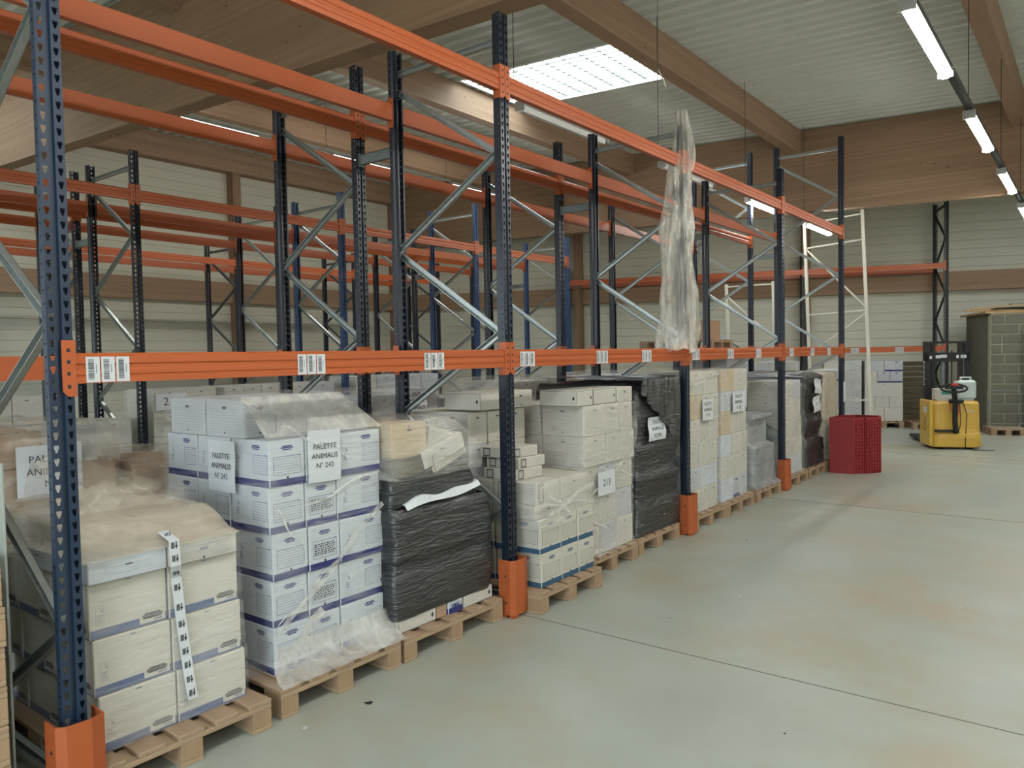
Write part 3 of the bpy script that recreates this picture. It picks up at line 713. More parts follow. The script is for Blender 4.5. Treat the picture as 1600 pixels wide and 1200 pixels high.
def bx(style, x, y, z, w, d, h, label, group, rot=0):
    if STUFF_ON:
        me = box_mesh(style, w, d, h); R = Matrix.Translation((x, y, z)) @ Matrix.Rotation(rot if not isinstance(rot, tuple) else 0, 4, 'Z'); i = len(STUFF.v)
        STUFF.v += [tuple(R @ v.co) for v in me.vertices]
        for q in me.polygons: STUFF.f.append(tuple(i + k for k in q.vertices)); STUFF.mi.append(STUFF.m(me.materials[q.material_index]))
        return None
    m_ = box_mesh(style, w, d, h); o = link(m_, 'cardboard_box' if style == 'kraft' else 'archive_box', None, (x, y, z), (0, 0, rot) if not isinstance(rot, tuple) else rot)
    return tag(o, label, 'box', group)
LAY = ['bottom', 'second', 'third', 'fourth', 'fifth', 'sixth', 'seventh', 'eighth']
def posn(n, i):
    if n == 1: return ''
    if n == 2: return ('left', 'right')[i]
    if n == 3: return ('left', 'middle', 'right')[i]
    if n == 4: return ('far left', 'left', 'right', 'far right')[i]
    return ('leftmost', 'left', 'middle', 'right', 'rightmost')[i]
def stack(where, x, y0, z0, rows, dcols, group=None, jit=.004, rot=0, T=None, vis='all'):
    """rows from the bottom: (h, [(w, style)...][, dx, dy, dcols])"""
    z = z0; nr = len(rows); rr = random.Random(int(abs(x * 100 + y0 * 1000)))
    dn = {1: [''], 2: ['front', 'back'], 3: ['front', 'inner', 'back']}
    for li, r in enumerate(rows):
        h, cols = r[0], r[1]; dx = r[2] if len(r) > 2 else 0; dy = r[3] if len(r) > 3 else 0; dc = r[4] if len(r) > 4 else dcols
        y = y0 + dy
        for ci, (w, st) in enumerate(cols):
            if st:
                xx = x + dx; hh = h
                for di, d in enumerate(dc):
                    if vis == 'side' and di > 0 and ci > 0 and li < nr - 1: xx -= d + .004; continue
                    ln = 'top' if li == nr - 1 else LAY[li]
                    parts = ' '.join(q for q in (dn[len(dc)][di], posn(len(cols), ci)) if q)
                    lab = '%s, %s layer, %s, %s' % (SN[st], ln, parts, where) if parts else '%s, %s layer, %s' % (SN[st], ln, where)
                    a = rr.uniform(-jit, jit)
                    p = (xx + a, y + .001, z)
                    if T is not None:
                        q = T @ Vector(p); o = bx(st, q.x, q.y, q.z, w - .003, d - .006, hh, lab, group, T.to_euler().z)
                    else: bx(st, p[0], p[1], p[2], w - .003, d - .006, hh, lab, group)
                    xx -= d + .004
            y += w
        z += h + .0005
    return z

# ------------------------------------------------------------------ stretch film
def ring(x0, x1, y0, y1, r, n=9):
    pts = []; cs = [(x1 - r, y0 + r, -PI / 2), (x1 - r, y1 - r, 0), (x0 + r, y1 - r, PI / 2), (x0 + r, y0 + r, PI)]
    for k, (cx, cy, a0) in enumerate(cs):
        for j in range(4):
            a = a0 + j * (PI / 2) / 3; pts.append((cx + r * math.cos(a), cy + r * math.sin(a), math.cos(a), math.sin(a)))
        nx, ny, na = cs[(k + 1) % 4]; ax, ay = cx + r * math.cos(a0 + PI / 2), cy + r * math.sin(a0 + PI / 2); bx_, by_ = nx + r * math.cos(na), ny + r * math.sin(na)
        for j in range(1, n):
            t = j / n; pts.append((ax + (bx_ - ax) * t, ay + (by_ - ay) * t, math.cos(a0 + PI / 2), math.sin(a0 + PI / 2)))
    return pts
def wrap(secs, m_, label, group=None, amp=.008, seed=0, cap=None, dz=.035, T=None, name='stretch_film', sag=0):
    """secs: (z, x_back, x_front, y0, y1)"""
    v = []; f = []; zs = []
    for a, b in zip(secs[:-1], secs[1:]):
        n = max(1, int(abs(b[0] - a[0]) / dz + max(abs(b[i] - a[i]) for i in range(1, 5)) / .05))
        for k in range(n): zs.append([a[i] + (b[i] - a[i]) * k / n for i in range(5)])
    zs.append(list(secs[-1])); so = seed * 7.31; rn = None
    for (z, xb, xf, ya, yb) in zs:
        pts = ring(xb, xf, ya, yb, .03); rn = len(pts)
        for (x, y, nx, ny) in pts:
            p = Vector((x * 2.2 + so, y * 2.2, z * 16 + x * 1.5 + y * 2.5)); q = noise.noise(p); q2 = noise.noise(Vector((x * 6 + so, y * 6, z * 5)))
            d = .004 + amp * (abs(q) * 1.3 + q2 * .6); d = max(.0025, d); v.append((x + nx * d, y + ny * d, z + amp * .6 * q2))
    for k in range(len(zs) - 1):
        for j in range(rn):
            f.append((k * rn + j, k * rn + (j + 1) % rn, (k + 1) * rn + (j + 1) % rn, (k + 1) * rn + j))
    if cap is not None:
        z, xb, xf, ya, yb = zs[-1]; base = (len(zs) - 1) * rn; cx, cy = (xb + xf) / 2, (ya + yb) / 2
        for s_ in (.85, .6, .3):
            i = len(v)
            for j in range(rn):
                a = Vector(v[(len(zs) - 1) * rn + j]); p = Vector((cx, cy, z)) + (a - Vector((cx, cy, z))) * s_
                q = noise.noise(Vector((p.x * 5 + so, p.y * 5, 3))); v.append((p.x, p.y, z + cap * (.3 + .7 * abs(q)) * (1.0 if s_ < .8 else .6) + .004))
            for j in range(rn): f.append((base + j, base + (j + 1) % rn, i + (j + 1) % rn, i + j))
            base = i
        f.append(tuple(base + j for j in range(rn)))
    me = bpy.data.meshes.new(name); me.from_pydata(v, [], f); me.materials.append(m_); me.polygons.foreach_set('use_smooth', [True] * len(me.polygons)); me.update()
    o = link(me, name)
    if T is not None: o.matrix_world = T
    return tag(o, label, 'stretch film', group)
def sheet(fn, nu, nv, m_, name, label, cat, group=None, thick=0):
    v = [tuple(fn(i / nu, j / nv)) for i in range(nu + 1) for j in range(nv + 1)]; f = [(i * (nv + 1) + j, (i + 1) * (nv + 1) + j, (i + 1) * (nv + 1) + j + 1, i * (nv + 1) + j + 1) for i in range(nu) for j in range(nv)]
    me = bpy.data.meshes.new(name); me.from_pydata(v, [], f); me.materials.append(m_); me.polygons.foreach_set('use_smooth', [True] * len(f)); me.update()
    return tag(link(me, name), label, cat, group)
def sign(loc, w, h, lines_, label, face='F', tilt=0, size=.05, curl=.0):
    """paper sign, on a +X facing (F) or -Y facing (L) side; bottom-left corner at loc"""
    mb = MB(); x, y, z = loc
    ux, uy, nn = ((0, 1, 0), (0, 0, 1), (1, 0, 0)) if face == 'F' else ((1, 0, 0), (0, 0, 1), (0, -1, 0))
    ux, uy, nn = Vector(ux), Vector(uy), Vector(nn); R = Matrix.Rotation(tilt, 3, nn); ux = R @ ux; uy = R @ uy; o = Vector(loc)
    N_ = 6
    for i in range(N_):
        a0, a1 = i / N_, (i + 1) / N_; c0, c1 = curl * math.sin(a0 * PI * 2), curl * math.sin(a1 * PI * 2)
        mb.face([o + uy * h * a0 + nn * c0, o + ux * w + uy * h * a0 + nn * c0, o + ux * w + uy * h * a1 + nn * c1, o + uy * h * a1 + nn * c1], M_paper)
        mb.face([o + uy * h * a0 + nn * (c0 - .0006), o + uy * h * a1 + nn * (c1 - .0006), o + ux * w + uy * h * a1 + nn * (c1 - .0006), o + ux * w + uy * h * a0 + nn * (c0 - .0006)], M_paper)
    n_ = len(lines_)
    for k, t in enumerate(lines_): add_text(mb, t, size, o + ux * w / 2 + uy * (h / 2 + (n_ / 2 - .5 - k) * size * 1.25) + nn * (.0016 + abs(curl)), ux, uy, M_ink)
    return tag(mb.build('paper_sign'), label, 'paper sign', 'paper signs on the wrapped pallets')

ZP = .1445
# ---- pallet 1: nearest, six large cream boxes and a flat one on top
pallet(.02, .06, 'wooden pallet under the nearest cream boxes')
w1 = 'on the nearest pallet'
z = stack(w1, -.1, .13, ZP, [(.235, [(.335, 'cream'), (.345, 'cream')]), (.235, [(.335, 'cream'), (.345, 'cream')], -.01, -.012), (.235, [(.335, 'cream'), (.345, 'cream')], -.015, -.02)], [.36, .36, .36], 'large cream boxes on the nearest pallet', .003, vis='side')
stack('lying flat over ' + w1, -.075, .10, z, [(.095, [(.335, 'white'), (.34, 'plain2')], -.01, 0)], [.33, .33], 'flat boxes topping the nearest pallet', .003)
stack('raised at the back of the nearest pallet', -.30, .13, z + .096, [(.10, [(.30, 'plain2'), (.30, 'plain2')])], [.33, .33], 'flat boxes topping the nearest pallet')
wrap([(.15, -1.2, -.09, .115, .82), (.38, -1.2, -.092, .12, .82), (.42, -1.2, -.10, .10, .82), (.62, -1.2, -.10, .10, .81), (.86, -1.2, -.105, .095, .80), (.865, -1.2, -.08, .085, .79), (.95, -1.2, -.08, .085, .78)], F_clear, 'clear film around the cream boxes of the nearest pallet', 'films wrapped around the front pallets', amp=.004, seed=1)
wrap([(.945, -1.2, -.078, .088, .785), (.962, -1.2, -.13, .12, .77), (1.06, -1.15, -.27, .125, .745), (1.085, -1.1, -.40, .2, .68)], F_dust, 'dusty beige film sheet tied over the top of the nearest pallet', 'films wrapped around the front pallets', amp=.01, seed=17, cap=.03)
def crumple(u, v):
    x = -.70 + u * .30 ; y = .10 + v * .62; q = noise.noise(Vector((x * 7, y * 7, 1)))
    return (x + .03 * q, y, 1.075 + .26 * max(0, math.sin(u * PI)) ** .6 * (.7 + .3 * math.sin(v * 4 + 1)) + .03 * noise.noise(Vector((x * 12, y * 12, 4))))
sheet(crumple, 26, 34, F_brown, 'loose_film', 'loose crumpled dusty film standing up on top of the nearest pallet', 'stretch film')
mb = MB(); tp = [(-.16, .45, 1.0), (-.052, .447, .975), (-.05, .447, .93), (-.052, .452, .86), (-.088, .47, .80), (-.088, .485, .62), (-.088, .505, .43), (-.078, .515, .30), (-.078, .525, .24)]
for (a, b) in zip(tp[:-1], tp[1:]):
    mb.face([(a[0], a[1] - .024, a[2]), (b[0], b[1] - .024, b[2]), (b[0], b[1] + .024, b[2]), (a[0], a[1] + .024, a[2])], M_paper)
    n_ = max(1, int((a[2] - b[2]) / .062))
    for k in range(n_):
        t = (k + .5) / n_; x, y, zz = [a[i] + (b[i] - a[i]) * t for i in range(3)]
        for j in range(4): mb.box(x + .001, x + .0018, y - .014 + j * .004, y - .012 + j * .004, zz - .014, zz + .014, M_ink)
        mb.tube((x + .0012, y + .009, zz - .004), (x + .0019, y + .009, zz - .004), .006, M_ink, 6); mb.box(x + .001, x + .0018, y + .007, y + .011, zz - .016, zz + .016, M_ink)
tag(mb.build('fragile_tape'), 'white printed tape strip hanging down the front of the nearest pallet', 'tape')
# ---- pallet 2 : five layers of navy banded boxes
pallet(.0, .93, 'wooden pallet under the navy banded boxes')
w2 = 'on the navy banded stack'
rw = [(.237, [(.225, 'navy'), (.215, 'navy'), (.305, 'navy')])] * 5
z = stack(w2, -.16, 1.0, ZP + .012, [(.237, [(.222, 'navy'), (.21, 'navy'), (.315, 'navy')], 0 if i % 2 else .008, .004 * (i % 3)) for i in range(5)], [.34, .32, .32], 'navy banded boxes of the 242 pallet', .003, vis='side')
stack('set back on the navy banded stack', -.36, 1.0, z, [(.2, [(.20, 'grey'), (.2, 'grey'), (.22, 'grey')], 0, 0, [.36, .36])], [.36], 'grey boxes topping the 242 pallet')
mb = MB(); mb.cbox(-1.15, -.16, 1.0, 1.74, ZP, ZP + .011, M_kraft); tag(mb.build('cardboard_layer'), 'thin cardboard layer under the navy banded boxes', 'cardboard sheet')
wrap([(.146, -1.19, -.005, .94, 1.73), (.16, -1.19, -.02, .95, 1.755), (.2, -1.18, -.12, .985, 1.76), (.27, -1.17, -.148, .99, 1.76), (1.33, -1.16, -.15, .99, 1.76), (1.345, -1.16, -.165, .99, 1.755), (1.42, -1.14, -.27, 1.0, 1.70), (1.53, -1.12, -.345, .99, 1.64), (1.56, -1.1, -.38, 1.0, 1.62)], F_clear, 'clear film around the navy banded boxes, flaring at the foot', 'films wrapped around the front pallets', amp=.004, seed=2, cap=.015)
def shroud(u, v):   # dusty band of film over the top tier
    zz = 1.36 + .2 * u; x = -.155 - .21 * u; y = .985 + (.765 - .12 * u) * v
    return (x + .012 + .006 * noise.noise(Vector((y * 9, zz * 9, 2))), y, zz)
sheet(shroud, 12, 24, F_fog, 'film_flap', 'hazy film flap sloping up over the top tier of the navy banded stack', 'stretch film')
def skirt(u, v):      # film pulled out over the front boards of the pallet
    y = 1.0 + .80 * v - .07 * u * (1 - v); t = u ** 1.8
    return (-.140 + .155 * t, y - .03 * u * v, .30 - .148 * math.sin(u * PI / 2) + .004 * noise.noise(Vector((y * 14, u * 6, 3))))
sheet(skirt, 16, 30, F_fog, 'film_skirt', 'milky film skirt flaring over the pallet edge below the navy banded boxes', 'stretch film')
def ribbons(xf, segs, label):
    """milky strips for rolled film edges, standing in for slanting highlight streaks"""
    mb = MB()
    for (y0, z0, y1, z1, w_) in segs:
        n_ = 14
        for k in range(n_):
            a, b = k / n_, (k + 1) / n_
            def q(t, s_):
                dy, dz = y1 - y0, z1 - z0; L_ = math.hypot(dy, dz); wv = .012 * math.sin(t * 9 + y0 * 7)
                return (xf + .003 + .004 * math.sin(t * 23 + s_ * 2), y0 + dy * t - dz / L_ * (w_ * s_ + wv), z0 + dz * t + dy / L_ * (w_ * s_ + wv))
            for s0, s1 in ((-.5, 0), (0, .5)): mb.face([q(a, s0), q(b, s0), q(b, s1), q(a, s1)], F_fog)
    return tag(mb.build('film_edge_shine', smooth=True, fix=True), label, 'stretch film', 'strips as film edges and painted shine on the front pallets')
ribbons(-.140, [(1.02, .36, 1.74, .92, .03), (1.02, .40, 1.40, .66, .012), (1.03, .99, 1.22, .72, .01), (1.20, .98, 1.72, 1.12, .014), (1.1, 1.40, 1.5, 1.22, .012), (1.02, .20, 1.3, .42, .05)], 'slanting milky strips as film edges and painted shine across the navy banded boxes')
sign((-.135, 1.225, 1.10), .215, .275, ['PALETTE', 'ANIMALIS', 'N\u00b0 242'], 'white sheet reading PALETTE ANIMALIS N\u00b0 242 on the navy banded stack front', size=.040, tilt=-.02, curl=.003)
sign((-.66, .978, 1.06), .25, .27, ['PALETTE', 'ANIMALIS', 'N\u00b0 242'], 'white sheet with the same text on the left side of the navy banded stack', face='L', size=.042, curl=.003)
# ---- pallet 3 : black wrapped leaning stack
pallet(.0, 1.76, 'wooden pallet under the black wrapped leaning stack', w=.9)
stack('under the black film', -.07, 1.78, ZP, [(.085, [(.32, 'spine'), (.10, 'kraft'), (.14, 'navy'), (.30, 'spine')])], [.35, .35, .35], 'boxes at the foot of the black stack')
B3 = [('spine', .24), ]
zz0 = .232
stack('inside the black film', -.09, 1.78, zz0, [(.26, [(.82, 'plain2')]), (.24, [(.80, 'plain2')], 0, -.01), (.14, [(.75, 'plain2')], 0, 0), (.16, [(.67, 'plain2')], 0, 0)], [.98], 'boxes hidden in the black film')
wrap([(.22, -1.1, -.075, 1.77, 2.60), (.30, -1.1, -.06, 1.755, 2.62), (.47, -1.1, -.06, 1.75, 2.64), (.52, -1.1, -.075, 1.77, 2.62), (.60, -1.1, -.05, 1.755, 2.625), (.84, -1.1, -.05, 1.75, 2.60), (.865, -1.1, -.075, 1.76, 2.57)], F_black, 'glossy black film around the lower tiers of the leaning stack', 'films wrapped around the front pallets', amp=.016, seed=3)
wrap([(.855, -1.08, -.10, 1.765, 2.54), (.90, -1.08, -.085, 1.765, 2.50), (1.03, -1.06, -.085, 1.765, 2.46), (1.05, -1.06, -.09, 1.77, 2.44)], F_black, 'black film around the upper tier of the leaning stack', 'films wrapped around the front pallets', amp=.014, seed=4)
wrap([(1.045, -1.0, -.08, 1.76, 2.44), (1.17, -1.0, -.08, 1.765, 2.16)], F_smoke, 'smoky film over the grey tier of the leaning stack', 'films wrapped around the front pallets', amp=.012, seed=5)
bx('tan', -.09, 1.775, 1.045, .30, .36, .32, 'tall beige archive box standing on top of the black wrapped stack', 'boxes topping the black stack', (0, 0, .02))
bx('plain2', -.06, 2.02, 1.075, .34, .36, .11, 'white box lying tilted on the right of the black wrapped stack', 'boxes topping the black stack', (-.30 + .62, 0, -.12))
bx('plain', -.12, 2.10, 1.21, .30, .34, .12, 'cream box crumpled under clear film on top of the black wrapped stack', 'boxes topping the black stack', (-.22, 0, -.05))
bx('spine', -.05, 2.10, 1.045, .33, .36, .12, 'white binder box tilted at the right edge above the black film', 'boxes topping the black stack', (.28, 0, .08))
wrap([(1.04, -1.0, -.03, 1.755, 2.50), (1.16, -.95, -.01, 1.76, 2.52), (1.26, -.9, -.06, 1.77, 2.46), (1.37, -.85, -.10, 1.78, 2.30)], F_haze, 'shiny clear film around the boxes topping the black stack', 'films wrapped around the front pallets', amp=.02, seed=6, cap=.03)
mb = MB()
for k in range(16):
    def te(q): return (1.84 + q * .66, .862 + .05 * q + .010 * math.sin(q * 7), .026 + .022 * math.sin(q * 6.5 + .3) ** 2)
    (y0, za, ha), (y1, zb, hb) = te(k / 16), te((k + 1) / 16)
    mb.face([(-.036, y0, za), (-.036, y1, zb), (-.06, y1, zb + hb), (-.06, y0, za + ha)], M_paper); mb.face([(-.06, y0, za + ha), (-.06, y1, zb + hb), (-.30, y1, zb + hb + .002), (-.30, y0, za + ha + .002)], M_paper)
tag(mb.build('torn_cardboard_edge'), 'white cardboard edge showing through the slit black film', 'cardboard edge')
# ---- pallet 4 : steel blue boxes in front, whiter boxes over and behind
pallet(.165, 2.86, 'wooden pallet under the steel blue banded boxes')
w4 = 'in the steel blue banded group'
z = stack(w4, .10, 2.96, ZP, [(.235, [(.265, 'blue'), (.215, 'blue'), (.215, 'blue')]), (.235, [(.265, 'blue'), (.215, 'blue'), (.215, 'blue')], .0, -.01)], [.40, .36, .36], 'steel blue banded boxes', vis='side')
z4 = z
stack('above the steel blue boxes', .08, 2.93, z4, [(.10, [(.34, 'plain2'), (.34, 'plain2')]), (.15, [(.30, 'phone'), (.36, 'plain')], .0, .02)], [.38, .36, .36], 'white boxes above the steel blue ones')
stack('piled left on the steel blue pallet', -.12, 2.93, z4 + .252, [(.08, [(.33, 'phone')], .02, .02), (.075, [(.33, 'phone')], .03, .05), (.075, [(.31, 'phone')], .0, .02)], [.30], 'thin boxes with phone symbols')
stack('at the rear of the steel blue pallet', -.46, 2.88, z4 + .252, [(.24, [(.22, 'grey'), (.22, 'plain2'), (.24, 'plain2')]), (.235, [(.22, 'plain2'), (.22, 'plain'), (.24, 'plain')]), ], [.32, .3], 'boxes at the rear of the blue banded pallet')
stack('crowning the fourth and fifth stacks', -.40, 2.95, 1.352, [(.13, [(.33, 'spine'), (.30, 'plain2')], 0, 0)], [.36], 'flat boxes on the fifth stack')
wrap([(.56, -1.05, .115, 2.94, 3.68), (.62, -1.05, .11, 2.93, 3.66), (.72, -1.05, .11, 2.92, 3.64), (.86, -1.05, .10, 2.93, 3.62), (.88, -1.05, .02, 2.96, 3.58)], F_haze, 'wrinkled clear film around the white boxes above the steel blue ones', 'films wrapped around the front pallets', amp=.016, seed=7)
# ---- pallet 5
pallet(.02, 3.70, 'wooden pallet under the tall cream stack')
w5 = 'in the tall cream stack'
z = stack(w5, -.04, 3.72, ZP, [(.24, [(.26, 'plain2'), (.26, 'grey'), (.28, 'plain2')]), (.24, [(.26, 'plain2'), (.26, 'plain2'), (.28, 'grey')]), (.24, [(.26, 'plain2'), (.26, 'white'), (.28, 'plain')], 0, .0), (.24, [(.34, 'plain2'), (.22, 'plain2'), (.24, 'plain2')], .02, .01), (.24, [(.34, 'plain2'), (.22, 'plain2'), (.22, 'plain')], .02, .0)], [.40, .4], 'boxes of the tall cream stack', vis='side')
stack('on top of the tall cream stack', -.02, 3.66, z, [(.125, [(.24, 'spine'), (.36, 'spine'), (.26, 'plain2')], 0, -.02)], [.36], 'flat boxes on the fifth stack')
wrap([(.147, -1.15, .0, 3.70, 4.50), (.2, -.9, -.03, 3.71, 4.53), (.62, -.9, -.03, 3.71, 4.53), (.88, -.9, -.02, 3.71, 4.54), (1.12, -.9, -.0, 3.715, 4.57), (1.345, -.9, -.01, 3.715, 4.55)], F_haze, 'clear film around the tall cream stack', 'films wrapped around the front pallets', amp=.006, seed=8)
ribbons(-.012, [(3.74, .93, 4.50, 1.05, .02), (3.76, .62, 4.5, .92, .02), (3.74, .50, 4.1, .30, .015), (3.9, .86, 4.5, .72, .012), (3.74, 1.2, 4.3, 1.10, .01)], 'slanting milky strips as film edges and painted shine across the tall cream stack')
ribbons(.125, [(2.96, .84, 3.3, .62, .016), (3.0, .63, 3.62, .80, .03), (2.96, .72, 3.6, .66, .012)], 'strips as film edges and painted shine across the white boxes above the blue banded ones')
sign((-.005, 3.90, .62), .27, .19, ['213'], 'white sheet with the number 213 on the tall cream stack', size=.08)
# ---- pallet 6 : black wrapped tall stack
pallet(.0, 4.55, 'wooden pallet under the tall black wrapped stack')
stack('in the tall black wrapped stack', -.06, 4.62, ZP, [(.25, [(.76, 'grey')]) for i in range(5)], [1.0], 'boxes hidden in the tall black film')
wrap([(.15, -1.15, -.03, 4.58, 5.40), (.40, -1.12, -.02, 4.60, 5.41), (.425, -1.12, -.05, 4.62, 5.37), (.50, -1.12, -.045, 4.62, 5.37), (.66, -1.12, -.015, 4.59, 5.41), (.69, -1.12, -.05, 4.62, 5.36), (.78, -1.12, -.05, 4.62, 5.36), (.93, -1.12, -.02, 4.60, 5.40), (.955, -1.12, -.05, 4.63, 5.36), (1.2, -1.12, -.03, 4.6, 5.40), (1.40, -1.12, -.04, 4.62, 5.38), (1.47, -1.1, -.12, 4.66, 5.34)], F_black, 'black film around the tall stack left of the third post', 'films wrapped around the front pallets', amp=.016, seed=9, cap=.04)
def drape(u, v):
    y = 4.62 + .74 * v; t = u * 1.0; x = -.9 + 1.0 * min(1, t * 1.4) if t < .64 else .0 ; zz = 1.53 if t < .64 else 1.53 - (t - .64) * 1.25 * (.3 + 1.1 * v)
    q = noise.noise(Vector((y * 14, t * 3, 5)))
    return (min(x, -.0) + .03 * q + (.01 if t >= .64 else 0) - (.02 if t < .64 else 0), y + .03 * noise.noise(Vector((t * 5, v * 3, 8))), zz + .025 * q)
sheet(drape, 40, 44, F_black, 'black_film_drape', 'gathered black film folds draped over the tall black stack', 'stretch film')
sign((-.005, 4.76, .97), .33, .21, ['PALETTE', 'ANIMALIS', 'N\u00b0200'], 'crumpled white sheet on the tall black wrapped stack', size=.05, curl=.008)
# ---- pallets 7, 8
pallet(.02, 5.66, 'wooden pallet right of the third post')
st7 = [(.24, [(.26, 'plain'), (.2, 'plain'), (.22, 'plain')]), (.215, [(.26, 'grey'), (.2, 'white'), (.22, 'white')]), (.24, [(.22, 'plain'), (.22, 'plain'), (.25, 'plain')]), (.24, [(.26, 'plain'), (.2, 'plain'), (.25, 'plain')]), (.24, [(.30, 'tan'), (.22, 'plain'), (.2, 'plain')]), (.235, [(.34, 'plain'), (.36, 'plain')])]
stack('on the cream stack right of the third post', -.04, 5.68, ZP, st7, [.42], 'boxes of the stack right of the third post')
wrap([(.147, -1.15, .0, 5.66, 6.44), (.2, -.9, -.03, 5.67, 6.39), (1.56, -.9, -.03, 5.67, 6.42)], F_clear, 'clear film around the cream stack right of the third post', 'films wrapped around the front pallets', amp=.007, seed=10, cap=.01)
ribbons(-.012, [(5.70, .80, 6.36, 1.10, .02), (5.70, 1.42, 6.36, 1.54, .02), (5.72, .50, 6.3, .64, .012)], 'strips as film edges and painted shine on the cream stack right of the third post')
sign((-.012, 5.93, 1.06), .26, .21, ['PALETTE', 'ANIMALIS', 'N\u00b0 89'], 'white sheet on the cream stack right of the third post', size=.045)
pallet(.02, 6.47, 'second wooden pallet right of the third post')
st8 = [(.235, [(.33, 'white'), (.2, 'navyside'), (.22, 'grey')]), (.24, [(.3, 'plain'), (.22, 'plain'), (.23, 'plain')]), (.24, [(.3, 'white'), (.22, 'plain'), (.23, 'plain')]), (.25, [(.25, 'tan'), (.25, 'plain'), (.23, 'plain')]), (.21, [(.2, 'grey'), (.2, 'white'), (.36, 'white')]), (.235, [(.38, 'tan'), (.38, 'plain')])]
stack('second stack right of the third post', -.04, 6.47, ZP, st8, [.42], 'boxes of the second stack right of the third post')
wrap([(.147, -1.15, .0, 6.46, 7.26), (.2, -.9, -.03, 6.46, 7.23), (1.56, -.9, -.03, 6.46, 7.23)], F_clear, 'clear film around the second stack right of the third post', 'films wrapped around the front pallets', amp=.009, seed=11, cap=.012)
sign((-.012, 6.72, 1.09), .35, .21, ['PALETTE', 'ANIMALIS', 'N\u00b0 95'], 'white sheet on the second stack right of the third post', size=.05)
# ---- pallet 9 low grey wrapped in front, taller behind
pallet(.03, 7.36, 'wooden pallet left of the fourth post')
stack('low wrapped stack by the fourth post', -.05, 7.38, ZP, [(.24, [(.38, 'grey'), (.36, 'grey')]), (.24, [(.38, 'navyside'), (.34, 'grey')]), (.3, [(.34, 'spine'), (.3, 'grey')], -.05, 0)], [.5], 'boxes of the low stack by the fourth post')
wrap([(.147, -.6, .02, 7.37, 8.2), (.2, -.58, -.03, 7.37, 8.14), (.62, -.58, -.035, 7.37, 8.12), (.66, -.6, -.09, 7.38, 7.95), (.9, -.6, -.1, 7.4, 7.95), (.96, -.62, -.03, 7.37, 8.05), (1.0, -.6, -.04, 7.38, 8.02)], F_grey, 'grey stretched film around the low stack by the fourth post', 'films wrapped around the front pallets', amp=.02, seed=12, cap=.01)
stack('behind the low stack by the fourth post', -.66, 7.36, ZP, [(.25, [(.4, 'grey'), (.4, 'grey')]) for i in range(5)], [.45], 'grey boxes behind the low stack')
wrap([(.9, -1.15, -.63, 7.34, 8.2), (1.42, -1.15, -.63, 7.34, 8.18)], F_smoke, 'blue grey film around the boxes behind the low stack', 'films wrapped around the front pallets', amp=.008, seed=13, cap=.03)
sign((-.615, 7.72, 1.06), .36, .16, ['195'], 'white sheet numbered 195 on the grey wrapped boxes', size=.1)
# ---- pallets 10..12
pallet(.03, 8.46, 'wooden pallet right of the fourth post')
stack('on the pale stack right of the fourth post', -.03, 8.5, ZP, [(.24, [(.34, 'white'), (.36, 'white')]), (.24, [(.34, 'plain2'), (.36, 'plain2')]), (.25, [(.34, 'plain'), (.34, 'plain')]), (.24, [(.3, 'plain2'), (.34, 'plain2')]), (.24, [(.3, 'plain2'), (.34, 'grey')])], [.5], 'boxes of the pale stack right of the fourth post')
wrap([(.15, -1.0, -.0, 8.47, 9.24), (.2, -.9, -.01, 8.48, 9.22), (1.3, -.9, -.03, 8.49, 9.18), (1.36, -.9, -.1, 8.5, 9.15)], F_haze, 'clear film around the pale stack right of the fourth post', 'films wrapped around the front pallets', amp=.012, seed=14, cap=.03)
pallet(.03, 9.32, 'wooden pallet under the torn black film')
stack('in the torn black film', -.06, 9.34, ZP, [(.25, [(.72, 'grey')]) for i in range(5)], [.8], 'boxes in the torn black film')
wrap([(.15, -1.0, -.01, 9.33, 10.12), (.5, -.9, -.02, 9.33, 10.1), (.55, -.9, -.06, 9.34, 10.05), (.75, -.9, -.02, 9.33, 10.08), (.95, -.9, -.05, 9.34, 10.02), (1.38, -.9, -.02, 9.33, 10.1), (1.43, -.9, -.1, 9.4, 10.0)], F_black, 'torn black film around the stack near the red bin', 'films wrapped around the front pallets', amp=.03, seed=15, cap=.05)
sign((.012, 9.62, 1.16), .32, .2, ['\u2013 \u2013', '\u2013 \u2013 \u2013'], 'upper tattered white sheet on the torn black film', size=.05, tilt=-.1, curl=.01)
sign((.012, 9.58, .88), .32, .22, ['N\u00b0 75'], 'lower tattered white sheet on the torn black film', size=.07, tilt=.06, curl=.01)
pallet(.03, 10.2, 'wooden pallet behind the red bin')
stack('on the last stack of the front row', -.05, 10.22, ZP, [(.25, [(.36, 'plain'), (.38, 'plain')]) for i in range(5)], [.5], 'boxes of the last front stack')
wrap([(.15, -1.0, -.01, 10.2, 11.02), (.7, -.9, -.0, 10.2, 10.98), (.8, -.9, -.03, 10.2, 10.95), (1.40, -.9, -.04, 10.22, 10.9)], F_dust, 'beige dusty film around the last stack of the front row', 'films wrapped around the front pallets', amp=.014, seed=16, cap=.03)

